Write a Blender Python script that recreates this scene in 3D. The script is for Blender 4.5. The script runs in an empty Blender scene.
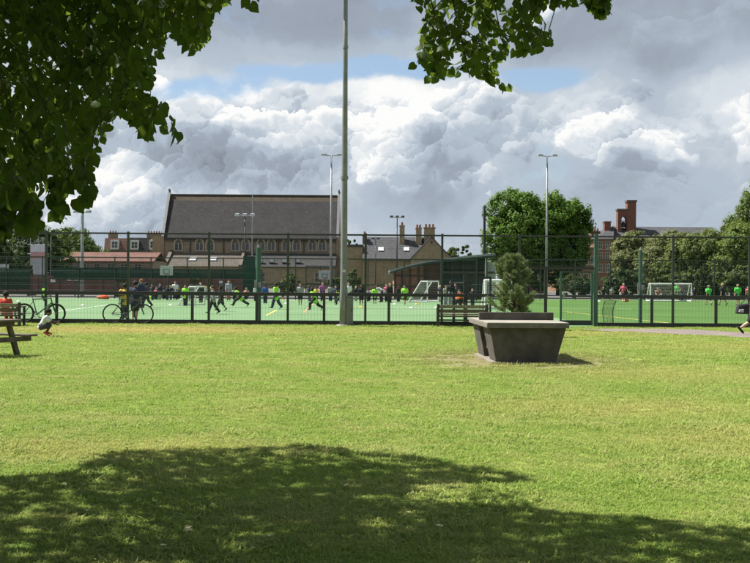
import bpy, bmesh, math, random
import numpy as np
from mathutils import Vector, Matrix, Euler

# ------------------------------------------------------------------ camera, sky, sun, exposure
scene = bpy.context.scene
COL = scene.collection
F_PX, CX, CY = 1127.0, 375.0, 281.5          # focal length and centre in units of the 750 px wide frame
CAM_H = 1.6
cam_d = bpy.data.cameras.new('camera'); cam = bpy.data.objects.new('camera', cam_d); COL.objects.link(cam)
cam_d.sensor_width = 36.0; cam_d.lens = 36.0 * F_PX / 750.0; cam_d.clip_start = 0.1; cam_d.clip_end = 6000
CAM_R = Euler((math.radians(90 - 0.178), 0, 0)).to_matrix() @ Matrix.Rotation(math.radians(0.4), 3, 'Z')
cam.matrix_world = Matrix.Translation((0, 0, CAM_H)) @ CAM_R.to_4x4()
scene.camera = cam

SUN = Vector((-0.50, 0.15, 0.76)).normalized()      # direction towards the sun: high, from the left
SUN_EL = math.asin(SUN.z); SUN_AZ = math.atan2(SUN.x, SUN.y)
sd = bpy.data.lights.new('sun', 'SUN'); so = bpy.data.objects.new('sun', sd); COL.objects.link(so)
sd.energy = 5.0; sd.angle = math.radians(0.55); sd.color = (1.0, 0.955, 0.88)
so.rotation_euler = SUN.to_track_quat('Z', 'Y').to_euler(); so.location = (-60, 20, 90)

scene.view_settings.view_transform = 'Standard'; scene.view_settings.look = 'None'
scene.view_settings.exposure = 1.15; scene.view_settings.gamma = 1.0; scene.view_settings.use_curve_mapping = False
scene.render.engine = 'CYCLES'
scene.cycles.max_bounces = 8; scene.cycles.transparent_max_bounces = 24
scene.cycles.use_denoising = True

class NT:
    """small wrapper that makes node graphs readable"""
    def __init__(s, tree): s.t = tree; s.n = tree.nodes; s.l = tree.links
    def new(s, typ, **kw):
        nd = s.n.new(typ)
        for k, v in kw.items(): setattr(nd, k, v)
        return nd
    def put(s, sock, v):
        if v is None: return
        if isinstance(v, bpy.types.NodeSocket): s.l.new(v, sock)
        else:
            if isinstance(v, (tuple, list)) and len(v) == 3 and sock.type == 'RGBA': v = (*v, 1)
            sock.default_value = v
    def math(s, op, a, b=None, c=None, clamp=False):
        nd = s.new('ShaderNodeMath', operation=op, use_clamp=clamp)
        for i, v in enumerate((a, b, c)): s.put(nd.inputs[i], v)
        return nd.outputs[0]
    def vmath(s, op, a, b=None, out=0, scale=None):
        nd = s.new('ShaderNodeVectorMath', operation=op)
        s.put(nd.inputs[0], a); s.put(nd.inputs[1], b)
        if scale is not None: s.put(nd.inputs['Scale'], scale)
        return nd.outputs[out]
    def noise(s, vec, scale, detail=4, rough=0.5, out='Fac', lac=2.0):
        nd = s.new('ShaderNodeTexNoise'); s.put(nd.inputs['Vector'], vec)
        nd.inputs['Scale'].default_value = scale; nd.inputs['Detail'].default_value = detail
        nd.inputs['Roughness'].default_value = rough; nd.inputs['Lacunarity'].default_value = lac
        return nd.outputs[out]
    def vor(s, vec, scale, detail=2, rough=0.5, feature='SMOOTH_F1', smooth=0.6):
        nd = s.new('ShaderNodeTexVoronoi', feature=feature); s.put(nd.inputs['Vector'], vec)
        nd.inputs['Scale'].default_value = scale; nd.inputs['Detail'].default_value = detail
        nd.inputs['Roughness'].default_value = rough
        if feature == 'SMOOTH_F1': nd.inputs['Smoothness'].default_value = smooth
        return nd.outputs['Distance']
    def rng(s, v, a, b, c=0.0, d=1.0, mode='SMOOTHSTEP'):
        nd = s.new('ShaderNodeMapRange', interpolation_type=mode); s.put(nd.inputs[0], v)
        for i, q in enumerate((a, b, c, d)): s.put(nd.inputs[i + 1], q)
        return nd.outputs[0]
    def mix(s, f, a, b, blend='MIX'):
        nd = s.new('ShaderNodeMix', data_type='RGBA', blend_type=blend)
        s.put(nd.inputs[0], f); s.put(nd.inputs[6], a); s.put(nd.inputs[7], b)
        return nd.outputs[2]
    def ramp(s, v, stops):
        nd = s.new('ShaderNodeValToRGB'); s.put(nd.inputs[0], v); cr = nd.color_ramp
        cr.interpolation = 'EASE'
        while len(cr.elements) < len(stops): cr.elements.new(0.5)
        for e, (p, c) in zip(cr.elements, stops): e.position = p; e.color = (*c, 1)
        return nd.outputs[0]

def build_world():
    w = bpy.data.worlds.new('World'); scene.world = w; w.use_nodes = True
    t = NT(w.node_tree); t.n.clear()
    sky = t.new('ShaderNodeTexSky', sky_type='NISHITA'); sky.sun_disc = False
    sky.sun_elevation = SUN_EL; sky.sun_rotation = SUN_AZ; sky.air_density = 1.0; sky.dust_density = 0.4; sky.ozone_density = 3.0
    blue = t.mix(0.30, t.vmath('SCALE', sky.outputs[0], scale=0.062), (0.22, 0.26, 0.31))
    d = t.new('ShaderNodeTexCoord').outputs['Generated']
    sp = t.new('ShaderNodeSeparateXYZ'); t.l.new(d, sp.inputs[0]); x, y, z = sp.outputs
    p = t.vmath('MULTIPLY', d, (1.0, 1.0, 1.12))
    half = (0.5, 0.5, 0.5)
    w1 = t.vmath('SCALE', t.vmath('SUBTRACT', t.noise(p, 5.5, 2, 0.5, 'Color'), half), scale=0.055)
    w2 = t.vmath('SCALE', t.vmath('SUBTRACT', t.noise(p, 42.0, 5, 0.64, 'Color'), half), scale=0.030)
    pw = t.vmath('ADD', t.vmath('ADD', p, w1), w2)
    def puffs(scale, v):                                 # rounded heaps: nearness to the centre, and how far it faces the sun
        nd = t.new('ShaderNodeTexVoronoi', feature='F1'); t.l.new(v, nd.inputs['Vector']); nd.inputs['Scale'].default_value = scale
        off = t.vmath('SUBTRACT', v, nd.outputs['Position'])
        return t.math('SUBTRACT', 0.6, nd.outputs['Distance']), t.math('MULTIPLY', t.vmath('DOT_PRODUCT', off, (-0.45, 0.0, 0.89), out=1), scale)
    n1, l1 = puffs(13.0, pw); n2, l2 = puffs(30.0, pw); n3, l3 = puffs(70.0, pw)
    low = t.noise(pw, 6.5, 5, 0.5); low_up = t.noise(t.vmath('ADD', pw, (-0.016, 0.0, 0.034)), 6.5, 5, 0.5)
    crest = t.math('SUBTRACT', low, low_up)              # positive on the sunny upper side of a mass
    facing = t.math('ADD', t.math('ADD', t.math('MULTIPLY', l1, 0.46), t.math('MULTIPLY', l2, 0.26)), t.math('MULTIPLY', l3, 0.13))
    lump = t.math('ADD', t.math('ADD', t.math('MULTIPLY', n1, 0.24), t.math('MULTIPLY', n2, 0.14)), t.math('MULTIPLY', n3, 0.06))
    hm = t.math('ADD', low, lump)
    def blob(px, py, rx, ry, amount):                   # a cloud mass at a direction of the sky
        c = ((px - 375) / F_PX, 1.0, (278 - py) / F_PX); L = math.sqrt(sum(q * q for q in c)); c = [q / L for q in c]
        dv = t.vmath('MULTIPLY', t.vmath('SUBTRACT', t.vmath('ADD', d, t.vmath('SCALE', w1, scale=1.1)), tuple(c)), (F_PX / rx, 1.2, F_PX / ry))
        ln = t.vmath('LENGTH', dv, out=1)
        return t.math('MULTIPLY', t.rng(ln, 0.25, 1.25, 1.0, 0.0), amount)
    def total(v, blobs):
        for b in blobs: v = t.math('ADD', v, blob(*b))
        return v
    # a soft grey sheet behind ...
    tone = t.rng(z, 0.0, 0.05, 0.66, 0.52)
    tone = t.math('ADD', tone, t.rng(z, 0.06, 0.12, 0.0, 0.06))
    tone = t.math('ADD', tone, t.rng(z, 0.17, 0.22, 0.0, -0.28))
    tone = t.math('ADD', tone, t.rng(z, 0.34, 0.75, 0.0, 0.25))
    tone = total(tone, [(330, 88, 130, 22, 0.26), (225, 172, 110, 24, -0.22), (410, 185, 90, 40, -0.16), (590, 112, 80, 36, 0.12), (570, 182, 90, 36, -0.10),
        (720, 80, 60, 40, 0.22), (655, 58, 46, 20, -0.16), (100, 215, 90, 22, 0.08), (390, 20, 90, 40, 0.08)])
    tone = t.math('ADD', tone, t.math('ADD', t.math('MULTIPLY', facing, 0.10), t.math('MULTIPLY', crest, 0.7)))
    tone = t.math('ADD', tone, t.math('MULTIPLY', t.math('SUBTRACT', t.noise(pw, 5.0, 5, 0.55), 0.5), 0.60))
    # ... and heaped cumulus in front of it, bright on the sun's side
    heap = total(t.math('ADD', hm, t.rng(z, 0.155, 0.195, 0.0, -0.15)), [(215, 128, 85, 58, 0.14), (320, 138, 66, 40, 0.11), (500, 128, 90, 66, 0.15), (440, 135, 40, 40, 0.09),
        (600, 125, 80, 46, 0.10), (640, 165, 70, 40, 0.08), (165, 190, 70, 34, 0.10), (400, 205, 100, 36, -0.10), (60, 150, 60, 60, 0.05), (720, 110, 50, 40, 0.10)])
    heap = t.math('ADD', heap, t.rng(z, 0.03, 0.10, -0.07, 0.0))
    edge = t.rng(heap, 0.565, 0.605)
    body = total(t.math('ADD', t.rng(heap, 0.56, 0.82, 0.76, 0.50), t.math('ADD', t.math('MULTIPLY', facing, 0.74), t.math('MULTIPLY', crest, 2.4))), [(230, 172, 110, 24, -0.17), (410, 190, 90, 36, -0.15), (560, 180, 110, 34, -0.20), (680, 175, 60, 30, -0.12), (100, 150, 80, 30, -0.10), (215, 115, 60, 32, 0.10), (500, 112, 60, 30, 0.12), (600, 105, 50, 24, 0.10)])
    tone = t.math('ADD', t.math('MULTIPLY', tone, t.math('SUBTRACT', 1.0, edge)), t.math('MULTIPLY', body, edge))
    grey = t.ramp(t.math('MULTIPLY', tone, 1.0, clamp=True),
        [(0.0, (0.105, 0.118, 0.138)), (0.28, (0.15, 0.172, 0.205)), (0.52, (0.207, 0.24, 0.278)), (0.74, (0.31, 0.335, 0.36)), (0.98, (0.445, 0.445, 0.44))])
    cov = total(t.math('ADD', t.math('MULTIPLY', t.math('SUBTRACT', hm, 0.5), 1.25), 0.5), [(185, 94, 85, 20, -0.38), (345, 66, 130, 16, -0.30), (265, 74, 80, 18, -0.24), (548, 73, 70, 16, -0.29), (430, 60, 70, 16, -0.18), (100, 220, 90, 22, -0.12),
        (420, 205, 120, 20, -0.05)])
    cov = t.math('ADD', cov, t.rng(z, 0.02, 0.10, 0.22, 0.0))
    cover = t.rng(cov, 0.20, 0.42)
    col = t.mix(cover, blue, grey)
    bg = t.new('ShaderNodeBackground'); t.l.new(col, bg.inputs[0]); bg.inputs[1].default_value = 1.0
    out = t.new('ShaderNodeOutputWorld'); t.l.new(bg.outputs[0], out.inputs[0])
    w.cycles.sampling_method = 'MANUAL'; w.cycles.sample_map_resolution = 512
build_world()

# ------------------------------------------------------------------ helpers
def P(px, py, D):
    """point of the place seen at (px, py) of the photograph, D metres ahead"""
    v = CAM_R @ Vector(((px - CX) / F_PX, -(py - CY) / F_PX, -1.0)); v *= D / v.y
    return Vector((v.x, D, CAM_H + v.z))
def G(px, py, z=0.0):
    v = CAM_R @ Vector(((px - CX) / F_PX, -(py - CY) / F_PX, -1.0)); v *= (z - CAM_H) / v.z
    return Vector((v.x, v.y, z))
def XZ(px, py, D): q = P(px, py, D); return q.x, q.z
def to_px(x, y, z):
    m = np.array(CAM_R.transposed()); q = m @ np.array([x, y, z - CAM_H]) if np.isscalar(x) else m @ np.stack([x, y, z - CAM_H])
    return CX + F_PX * q[0] / -q[2], CY - F_PX * q[1] / -q[2], -q[2]
def in_poly(px, py, poly):
    px = np.asarray(px, float); py = np.asarray(py, float); r = np.zeros(px.shape, bool); n = len(poly)
    for i in range(n):
        x1, y1 = poly[i]; x2, y2 = poly[(i + 1) % n]
        if y1 == y2: continue
        r ^= ((y1 > py) != (y2 > py)) & (px < (x2 - x1) * (py - y1) / (y2 - y1) + x1)
    return r

MATS = {}
def mat(name, c1, c2=None, scale=6.0, rough=0.75, metal=0.0, bump=0.0, detail=5, coat=0.0, spec=0.4):
    """plain surface with mottled colour and fine relief"""
    if name in MATS: return MATS[name]
    m = bpy.data.materials.new(name); m.use_nodes = True; t = NT(m.node_tree); b = t.n['Principled BSDF']
    c2 = c2 or tuple(q * 0.72 for q in c1)
    co = t.new('ShaderNodeTexCoord').outputs['Object']
    f = t.noise(co, scale, detail, 0.6)
    t.l.new(t.mix(t.rng(f, 0.32, 0.68), c1, c2), b.inputs['Base Color'])
    t.put(b.inputs['Roughness'], t.rng(f, 0.3, 0.7, max(rough - 0.08, 0.05), min(rough + 0.1, 1)))
    b.inputs['Metallic'].default_value = metal; b.inputs['Specular IOR Level'].default_value = spec; b.inputs['Coat Weight'].default_value = coat
    if bump:
        bp = t.new('ShaderNodeBump'); bp.inputs['Strength'].default_value = bump; bp.inputs['Distance'].default_value = 0.02
        t.l.new(t.noise(co, scale * 6, 4), bp.inputs['Height']); t.l.new(bp.outputs[0], b.inputs['Normal'])
    MATS[name] = m; return m
def mat_brick(name, c1, c2, mortar, bw=0.23, bh=0.075, axis='XZ', stain=0.35):
    if name in MATS: return MATS[name]
    m = bpy.data.materials.new(name); m.use_nodes = True; t = NT(m.node_tree); b = t.n['Principled BSDF']
    pos = t.new('ShaderNodeNewGeometry').outputs['Position']; sp = t.new('ShaderNodeSeparateXYZ'); t.l.new(pos, sp.inputs[0])
    cb = t.new('ShaderNodeCombineXYZ'); t.l.new(t.math('ADD', sp.outputs[0], sp.outputs[1]), cb.inputs[0]); t.l.new(sp.outputs[2], cb.inputs[1])
    br = t.new('ShaderNodeTexBrick'); t.l.new(cb.outputs[0], br.inputs['Vector']); br.inputs['Scale'].default_value = 1.0
    br.inputs['Brick Width'].default_value = bw; br.inputs['Row Height'].default_value = bh; br.inputs['Mortar Size'].default_value = min(bh, bw) * 0.09
    for k, c in (('Color1', c1), ('Color2', c2), ('Mortar', mortar)): br.inputs[k].default_value = (*c, 1)
    n1 = t.noise(pos, 0.45, 6, 0.62); n2 = t.noise(pos, 2.6, 5, 0.6)
    c = t.mix(t.math('MULTIPLY', t.rng(n1, 0.4, 0.72), stain), br.outputs[0], tuple(q * 0.42 for q in c1))
    c = t.mix(t.math('MULTIPLY', t.rng(n2, 0.45, 0.75), stain), c, tuple(min(q * 1.5, 0.6) for q in c1))
    t.l.new(c, b.inputs['Base Color']); b.inputs['Roughness'].default_value = 0.9; b.inputs['Specular IOR Level'].default_value = 0.2
    MATS[name] = m; return m
def mat_leaf(name, c1, c2, trans=0.45, rough=0.5, spec=0.35):
    """foliage: per-leaf tone between two colours, light passing through"""
    if name in MATS: return MATS[name]
    m = bpy.data.materials.new(name); m.use_nodes = True; t = NT(m.node_tree); b = t.n['Principled BSDF']
    a = t.new('ShaderNodeAttribute'); a.attribute_name = 'tone'
    pos = t.new('ShaderNodeNewGeometry').outputs['Position']
    f = t.math('ADD', t.math('MULTIPLY', a.outputs['Fac'], 0.75), t.math('MULTIPLY', t.noise(pos, 0.9, 3), 0.35), clamp=True)
    c = t.mix(f, c1, c2)
    t.l.new(c, b.inputs['Base Color']); b.inputs['Roughness'].default_value = rough; b.inputs['Specular IOR Level'].default_value = spec
    tr = t.new('ShaderNodeBsdfTranslucent'); t.l.new(t.mix(0.5, c, (0.22, 0.30, 0.03), 'MIX'), tr.inputs[0])
    mx = t.new('ShaderNodeMixShader'); mx.inputs[0].default_value = trans
    t.l.new(b.outputs[0], mx.inputs[1]); t.l.new(tr.outputs[0], mx.inputs[2]); t.l.new(mx.outputs[0], t.n['Material Output'].inputs[0])
    MATS[name] = m; return m
def mat_net(name, c, alpha):
    if name in MATS: return MATS[name]
    m = bpy.data.materials.new(name); m.use_nodes = True; t = NT(m.node_tree); b = t.n['Principled BSDF']
    pos = t.new('ShaderNodeNewGeometry').outputs['Position']; f = t.noise(pos, 0.6, 5, 0.6)
    t.l.new(t.mix(f, c, tuple(q * 0.6 for q in c)), b.inputs['Base Color']); b.inputs['Roughness'].default_value = 0.8
    t.l.new(t.rng(f, 0.2, 0.8, alpha - 0.1, min(alpha + 0.1, 1)), b.inputs['Alpha'])
    MATS[name] = m; return m

ORG = {}
def tag(o, label=None, cat=None, group=None, kind=None):
    for k, v in (('label', label), ('category', cat), ('group', group), ('kind', kind)):
        if v: o[k] = v
    return o
def root(name, loc, label, cat, group=None, rz=0.0):
    o = bpy.data.objects.new(name, None); COL.objects.link(o); o.location = loc; o.rotation_euler = (0, 0, rz); o.empty_display_size = 0.1
    ORG[o] = Vector(loc); return tag(o, label, cat, group)
class MB:
    """collects shapes into ONE mesh; verts in world metres unless local"""
    def __init__(s): s.v = []; s.f = []; s.m = []; s.mi = 0
    def add(s, vs, fs):
        k = len(s.v); s.v += [tuple(q) for q in vs]; s.f += [tuple(i + k for i in f) for f in fs]; s.m += [s.mi] * len(fs); return s
    def box(s, lo, hi, R=None, c=None):
        x0, y0, z0 = lo; x1, y1, z1 = hi
        vs = [Vector(q) for q in ((x0,y0,z0),(x1,y0,z0),(x1,y1,z0),(x0,y1,z0),(x0,y0,z1),(x1,y0,z1),(x1,y1,z1),(x0,y1,z1))]
        if R is not None: c = Vector(c); vs = [R @ (q - c) + c for q in vs]
        return s.add(vs, [(0,3,2,1),(4,5,6,7),(0,1,5,4),(1,2,6,5),(2,3,7,6),(3,0,4,7)])
    def hexa(s, b, t):      # bottom 4 and top 4 points
        return s.add(list(b) + list(t), [(0,3,2,1),(4,5,6,7),(0,1,5,4),(1,2,6,5),(2,3,7,6),(3,0,4,7)])
    def tube(s, p0, p1, r0, r1=None, n=8, cap=True):
        p0 = Vector(p0); p1 = Vector(p1); r1 = r0 if r1 is None else r1
        d = (p1 - p0); 
        if d.length < 1e-6: return s
        d.normalize(); a = d.orthogonal().normalized(); b = d.cross(a)
        vs = [p + (a * math.cos(2*math.pi*i/n) + b * math.sin(2*math.pi*i/n)) * r for p, r in ((p0, r0), (p1, r1)) for i in range(n)]
        fs = [(i, (i+1) % n, n + (i+1) % n, n + i) for i in range(n)]
        if cap: fs += [tuple(range(n))[::-1], tuple(range(n, 2*n))]
        return s.add(vs, fs)
    def path(s, pts, rs, n=6):
        pts = [Vector(q) for q in pts]
        if not isinstance(rs, (list, tuple)): rs = [rs] * len(pts)
        k0 = len(s.v); prev = None
        for i, q in enumerate(pts):
            d = (pts[min(i+1, len(pts)-1)] - pts[max(i-1, 0)]).normalized()
            a = d.orthogonal().normalized() if prev is None else (prev - d * prev.dot(d)).normalized()
            prev = a; b = d.cross(a)
            s.v += [tuple(q + (a * math.cos(2*math.pi*j/n) + b * math.sin(2*math.pi*j/n)) * rs[i]) for j in range(n)]
        fs = [(k0+i*n+j, k0+i*n+(j+1) % n, k0+(i+1)*n+(j+1) % n, k0+(i+1)*n+j) for i in range(len(pts)-1) for j in range(n)]
        fs += [tuple(range(k0, k0+n))[::-1], tuple(range(k0+(len(pts)-1)*n, k0+len(pts)*n))]
        s.f += fs; s.m += [s.mi] * len(fs); return s
    def ring(s, c, axis, R, r, n=28, k=6):
        c = Vector(c); ax = Vector(axis).normalized(); a = ax.orthogonal().normalized(); b = ax.cross(a); vs = []
        for i in range(n):
            u = a * math.cos(2*math.pi*i/n) + b * math.sin(2*math.pi*i/n)
            vs += [c + u * (R + r * math.cos(2*math.pi*j/k)) + ax * r * math.sin(2*math.pi*j/k) for j in range(k)]
        return s.add(vs, [(i*k+j, ((i+1) % n)*k+j, ((i+1) % n)*k+(j+1) % k, i*k+(j+1) % k) for i in range(n) for j in range(k)])
    def ball(s, c, r, nu=10, nv=7):
        rx, ry, rz = r if isinstance(r, (tuple, list)) else (r, r, r); c = Vector(c)
        vs = [c + Vector((0, 0, rz))]
        for i in range(1, nv):
            th = math.pi * i / nv
            vs += [c + Vector((rx*math.sin(th)*math.cos(2*math.pi*j/nu), ry*math.sin(th)*math.sin(2*math.pi*j/nu), rz*math.cos(th))) for j in range(nu)]
        vs.append(c - Vector((0, 0, rz))); last = len(vs) - 1
        fs = [(0, 1+j, 1+(j+1) % nu) for j in range(nu)]
        for i in range(nv-2):
            fs += [(1+i*nu+j, 1+(i+1)*nu+j, 1+(i+1)*nu+(j+1) % nu, 1+i*nu+(j+1) % nu) for j in range(nu)]
        fs += [(last, 1+(nv-2)*nu+(j+1) % nu, 1+(nv-2)*nu+j) for j in range(nu)]
        return s.add(vs, fs)
    def caps(s, p0, p1, r0, r1=None):
        r1 = r0 if r1 is None else r1
        s.tube(p0, p1, r0, r1, 10); s.ball(p0, r0); s.ball(p1, r1); return s
    def prism(s, poly, fn, d0, d1):
        """poly of (u, w); fn(u, w, depth) -> point"""
        n = len(poly); vs = [fn(u, w, d0) for u, w in poly] + [fn(u, w, d1) for u, w in poly]
        return s.add(vs, [tuple(range(n)), tuple(range(n, 2*n))[::-1]] + [(i, n+i, n+(i+1) % n, (i+1) % n) for i in range(n)])
    def build(s, name, m, parent=None, local=False, smooth=False, bevel=0.0, fix=True):
        me = bpy.data.meshes.new(name)
        off = Vector((0, 0, 0)) if (parent is None or local) else ORG[parent]
        me.from_pydata([(q[0]-off.x, q[1]-off.y, q[2]-off.z) for q in s.v], [], s.f)
        ms = m if isinstance(m, (list, tuple)) else [m]
        for q in ms: me.materials.append(q)
        if len(ms) > 1: me.polygons.foreach_set('material_index', s.m)
        if fix or bevel:
            bm = bmesh.new(); bm.from_mesh(me); bmesh.ops.recalc_face_normals(bm, faces=bm.faces)
            if bevel: bmesh.ops.bevel(bm, geom=[e for e in bm.edges if e.is_manifold and e.calc_face_angle(0) > 0.5], offset=bevel, segments=2, affect='EDGES', profile=0.6)
            bm.to_mesh(me); bm.free()
        if smooth: me.polygons.foreach_set('use_smooth', [True] * len(me.polygons))
        o = bpy.data.objects.new(name, me); COL.objects.link(o)
        if parent is not None: o.parent = parent; ORG[o] = ORG[parent]
        else: ORG[o] = Vector((0, 0, 0))
        return o
def dup(src, loc, label=None, rz=None):
    def cp(o, par):
        c = o.copy(); COL.objects.link(c); c.parent = par
        for ch in o.children: cp(ch, c)
        return c
    r = cp(src, None); r.location = loc
    if label: r['label'] = label
    if rz is not None: r.rotation_euler.z = rz
    return r
def np_mesh(name, V, Fq, m, parent=None, tone=None, smooth=False, nrm=None):
    """fast mesh from arrays; Fq is (n, k) faces of one size"""
    me = bpy.data.meshes.new(name); n, k = Fq.shape
    off = np.array(ORG[parent]) if parent is not None else np.zeros(3)
    me.vertices.add(len(V)); me.vertices.foreach_set('co', (V - off).astype(np.float32).ravel())
    me.loops.add(n * k); me.loops.foreach_set('vertex_index', Fq.astype(np.int32).ravel())
    me.polygons.add(n); me.polygons.foreach_set('loop_start', np.arange(0, n * k, k, dtype=np.int32))
    me.update(calc_edges=True)
    if tone is not None:
        at = me.attributes.new('tone', 'FLOAT', 'POINT'); at.data.foreach_set('value', tone.astype(np.float32))
    if smooth: me.polygons.foreach_set('use_smooth', np.ones(n, bool))
    me.materials.append(m)
    o = bpy.data.objects.new(name, me); COL.objects.link(o)
    if parent is not None: o.parent = parent; ORG[o] = ORG[parent]
    return o
LEAF_BIG = (np.array([(0,.04,0),(.30,-.04,.05),(.49,.24,.10),(.46,.56,.09),(.22,.86,.04),(0,1.12,-.05),(-.20,.87,.03),(-.46,.57,.09),(-.49,.24,.10),(-.30,-.04,.05),(0,.42,0)], float),
            np.array([(10,0,1),(10,1,2),(10,2,3),(10,3,4),(10,4,5),(10,5,6),(10,6,7),(10,7,8),(10,8,9),(10,9,0)]))
LEAF_MID = (np.array([(0,0,0),(.48,.25,.08),(.40,.72,.06),(0,1.05,-.03),(-.40,.72,.06),(-.48,.25,.08)], float), np.array([(0,1,2),(0,2,3),(0,3,4),(0,4,5)]))
LEAF_SMALL = (np.array([(0,0,0),(.42,.45,.12),(0,1,0),(-.42,.45,.12)], float), np.array([(0,1,2),(0,2,3)]))
NEEDLE = (np.array([(-.05,0,0),(.05,0,0),(0,1,0)], float), np.array([(0,1,2)]))
def leaves(name, pos, u, nrm, size, tmpl, m, parent, rng):
    """pos, u (along the leaf), nrm (face) as (N, 3) arrays"""
    u = u / np.linalg.norm(u, axis=1, keepdims=True)
    s_ = np.cross(u, nrm); s_ /= np.linalg.norm(s_, axis=1, keepdims=True) + 1e-9; nn = np.cross(s_, u)
    tv, tf = tmpl; N = len(pos); k = len(tv)
    V = pos[:, None] + size[:, None, None] * (tv[None, :, :1] * s_[:, None] + tv[None, :, 1:2] * u[:, None] + tv[None, :, 2:] * nn[:, None])
    Fq = (tf[None] + (np.arange(N) * k)[:, None, None]).reshape(-1, 3)
    tone = np.repeat(rng.random(N), k)
    return np_mesh(name, V.reshape(-1, 3), Fq, m, parent, tone)
def unit(a): return a / (np.linalg.norm(a, axis=-1, keepdims=True) + 1e-9)

# ------------------------------------------------------------------ the setting: lawn, pitches, path
DF = 38.0                                    # the near fence line
TAB = Vector((2.83, 22.55, 0.0))             # middle of the table tennis table
def ground_masks(t, pos):
    """dry and worn places of the lawn, as functions of where they lie"""
    sp = t.new('ShaderNodeSeparateXYZ'); t.l.new(pos, sp.inputs[0]); x, y, z = sp.outputs
    n = t.noise(pos, 0.9, 5, 0.62); nf = t.noise(pos, 4.5, 4, 0.6)
    def ell(cx, cy, rx, ry, soft=0.55, amp=0.9):
        d = t.vmath('LENGTH', t.vmath('MULTIPLY', t.vmath('SUBTRACT', pos, (cx, cy, 0)), (1/rx, 1/ry, 0)), out=1)
        d = t.math('ADD', d, t.math('MULTIPLY', t.math('SUBTRACT', n, 0.5), amp * 1.6)); d = t.math('ADD', d, t.math('MULTIPLY', t.math('SUBTRACT', nf, 0.5), amp * 0.9))
        return t.rng(d, 1.0 - soft, 1.0 + soft * 0.5, 1.0, 0.0)
    dry = t.math('MULTIPLY', ell(-6.8, 33.4, 5.0, 2.6, 0.8), 0.8)
    for a in ((6.0, 33.0, 6.0, 2.0), (-2.6, 10.4, 2.2, 0.8), (4.2, 11.2, 2.2, 1.4), (5.5, 19.0, 3.0, 1.6), (3.0, 14.0, 2.2, 1.4), (9.5, 27.0, 4, 2.4), (0.4, 33.5, 3.5, 1.6)):
        dry = t.math('MAXIMUM', dry, t.math('MULTIPLY', ell(*a, 0.8), 0.34))
    bare = t.math('MULTIPLY', ell(TAB.x - 0.05, TAB.y - 0.2, 2.5, 3.2, 0.5, 1.0), 0.8)
    bare = t.math('MAXIMUM', bare, ell(TAB.x + 0.1, TAB.y - 0.1, 1.0, 1.9, 0.2, 0.5))
    return x, y, n, nf, dry, bare
def mat_lawn():
    m = bpy.data.materials.new('lawn'); m.use_nodes = True; t = NT(m.node_tree); b = t.n['Principled BSDF']
    pos = t.new('ShaderNodeNewGeometry').outputs['Position']; x, y, n, nf, dry, bare = ground_masks(t, pos)
    c = t.mix(t.rng(n, 0.3, 0.7), (0.18, 0.245, 0.045), (0.26, 0.31, 0.075))
    c = t.mix(t.rng(t.noise(pos, 22, 4, 0.65), 0.35, 0.7), c, (0.12, 0.185, 0.028))
    c = t.mix(dry, c, (0.30, 0.245, 0.105)); c = t.mix(bare, c, (0.175, 0.142, 0.085))
    t.l.new(c, b.inputs['Base Color']); b.inputs['Roughness'].default_value = 0.95; b.inputs['Specular IOR Level'].default_value = 0.1
    bp = t.new('ShaderNodeBump'); bp.inputs['Strength'].default_value = 0.6; bp.inputs['Distance'].default_value = 0.03
    t.l.new(t.noise(pos, 30, 5, 0.7), bp.inputs['Height']); t.l.new(bp.outputs[0], b.inputs['Normal'])
    return m
def mat_blade():
    m = bpy.data.materials.new('grass_blade'); m.use_nodes = True; t = NT(m.node_tree); b = t.n['Principled BSDF']
    pos = t.new('ShaderNodeNewGeometry').outputs['Position']; x, y, n, nf, dry, bare = ground_masks(t, pos)
    a = t.new('ShaderNodeAttribute'); a.attribute_name = 'tone'
    rnd = t.new('ShaderNodeObjectInfo').outputs['Random']
    f = t.math('ADD', t.math('MULTIPLY', a.outputs['Fac'], 0.6), t.math('MULTIPLY', rnd, 0.4))
    c = t.mix(f, (0.185, 0.30, 0.042), (0.365, 0.45, 0.108))
    c = t.mix(t.math('MULTIPLY', t.rng(n, 0.40, 0.66), 0.60), c, (0.42, 0.42, 0.15))
    c = t.mix(t.rng(a.outputs['Fac'], 0.935, 0.965), c, (0.34, 0.29, 0.14))          # dead blades
    c = t.mix(t.math('MULTIPLY', t.rng(nf, 0.52, 0.66), 0.5), c, (0.12, 0.235, 0.035))
    c = t.mix(t.math('MULTIPLY', dry, 0.85), c, (0.50, 0.40, 0.16)); c = t.mix(t.math('MULTIPLY', bare, 0.6), c, (0.28, 0.25, 0.10))
    t.l.new(c, b.inputs['Base Color']); b.inputs['Roughness'].default_value = 0.55; b.inputs['Specular IOR Level'].default_value = 0.18
    tr = t.new('ShaderNodeBsdfTranslucent'); t.l.new(c, tr.inputs[0])
    mx = t.new('ShaderNodeMixShader'); mx.inputs[0].default_value = 0.42
    t.l.new(b.outputs[0], mx.inputs[1]); t.l.new(tr.outputs[0], mx.inputs[2]); t.l.new(mx.outputs[0], t.n['Material Output'].inputs[0])
    return m
def sheet(name, pts, z, m, label=None):
    o = MB().add([(q[0], q[1], z) for q in pts], [tuple(range(len(pts)))]).build(name, m); o['kind'] = 'structure'; return o
M_LAWN = mat_lawn()
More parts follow.
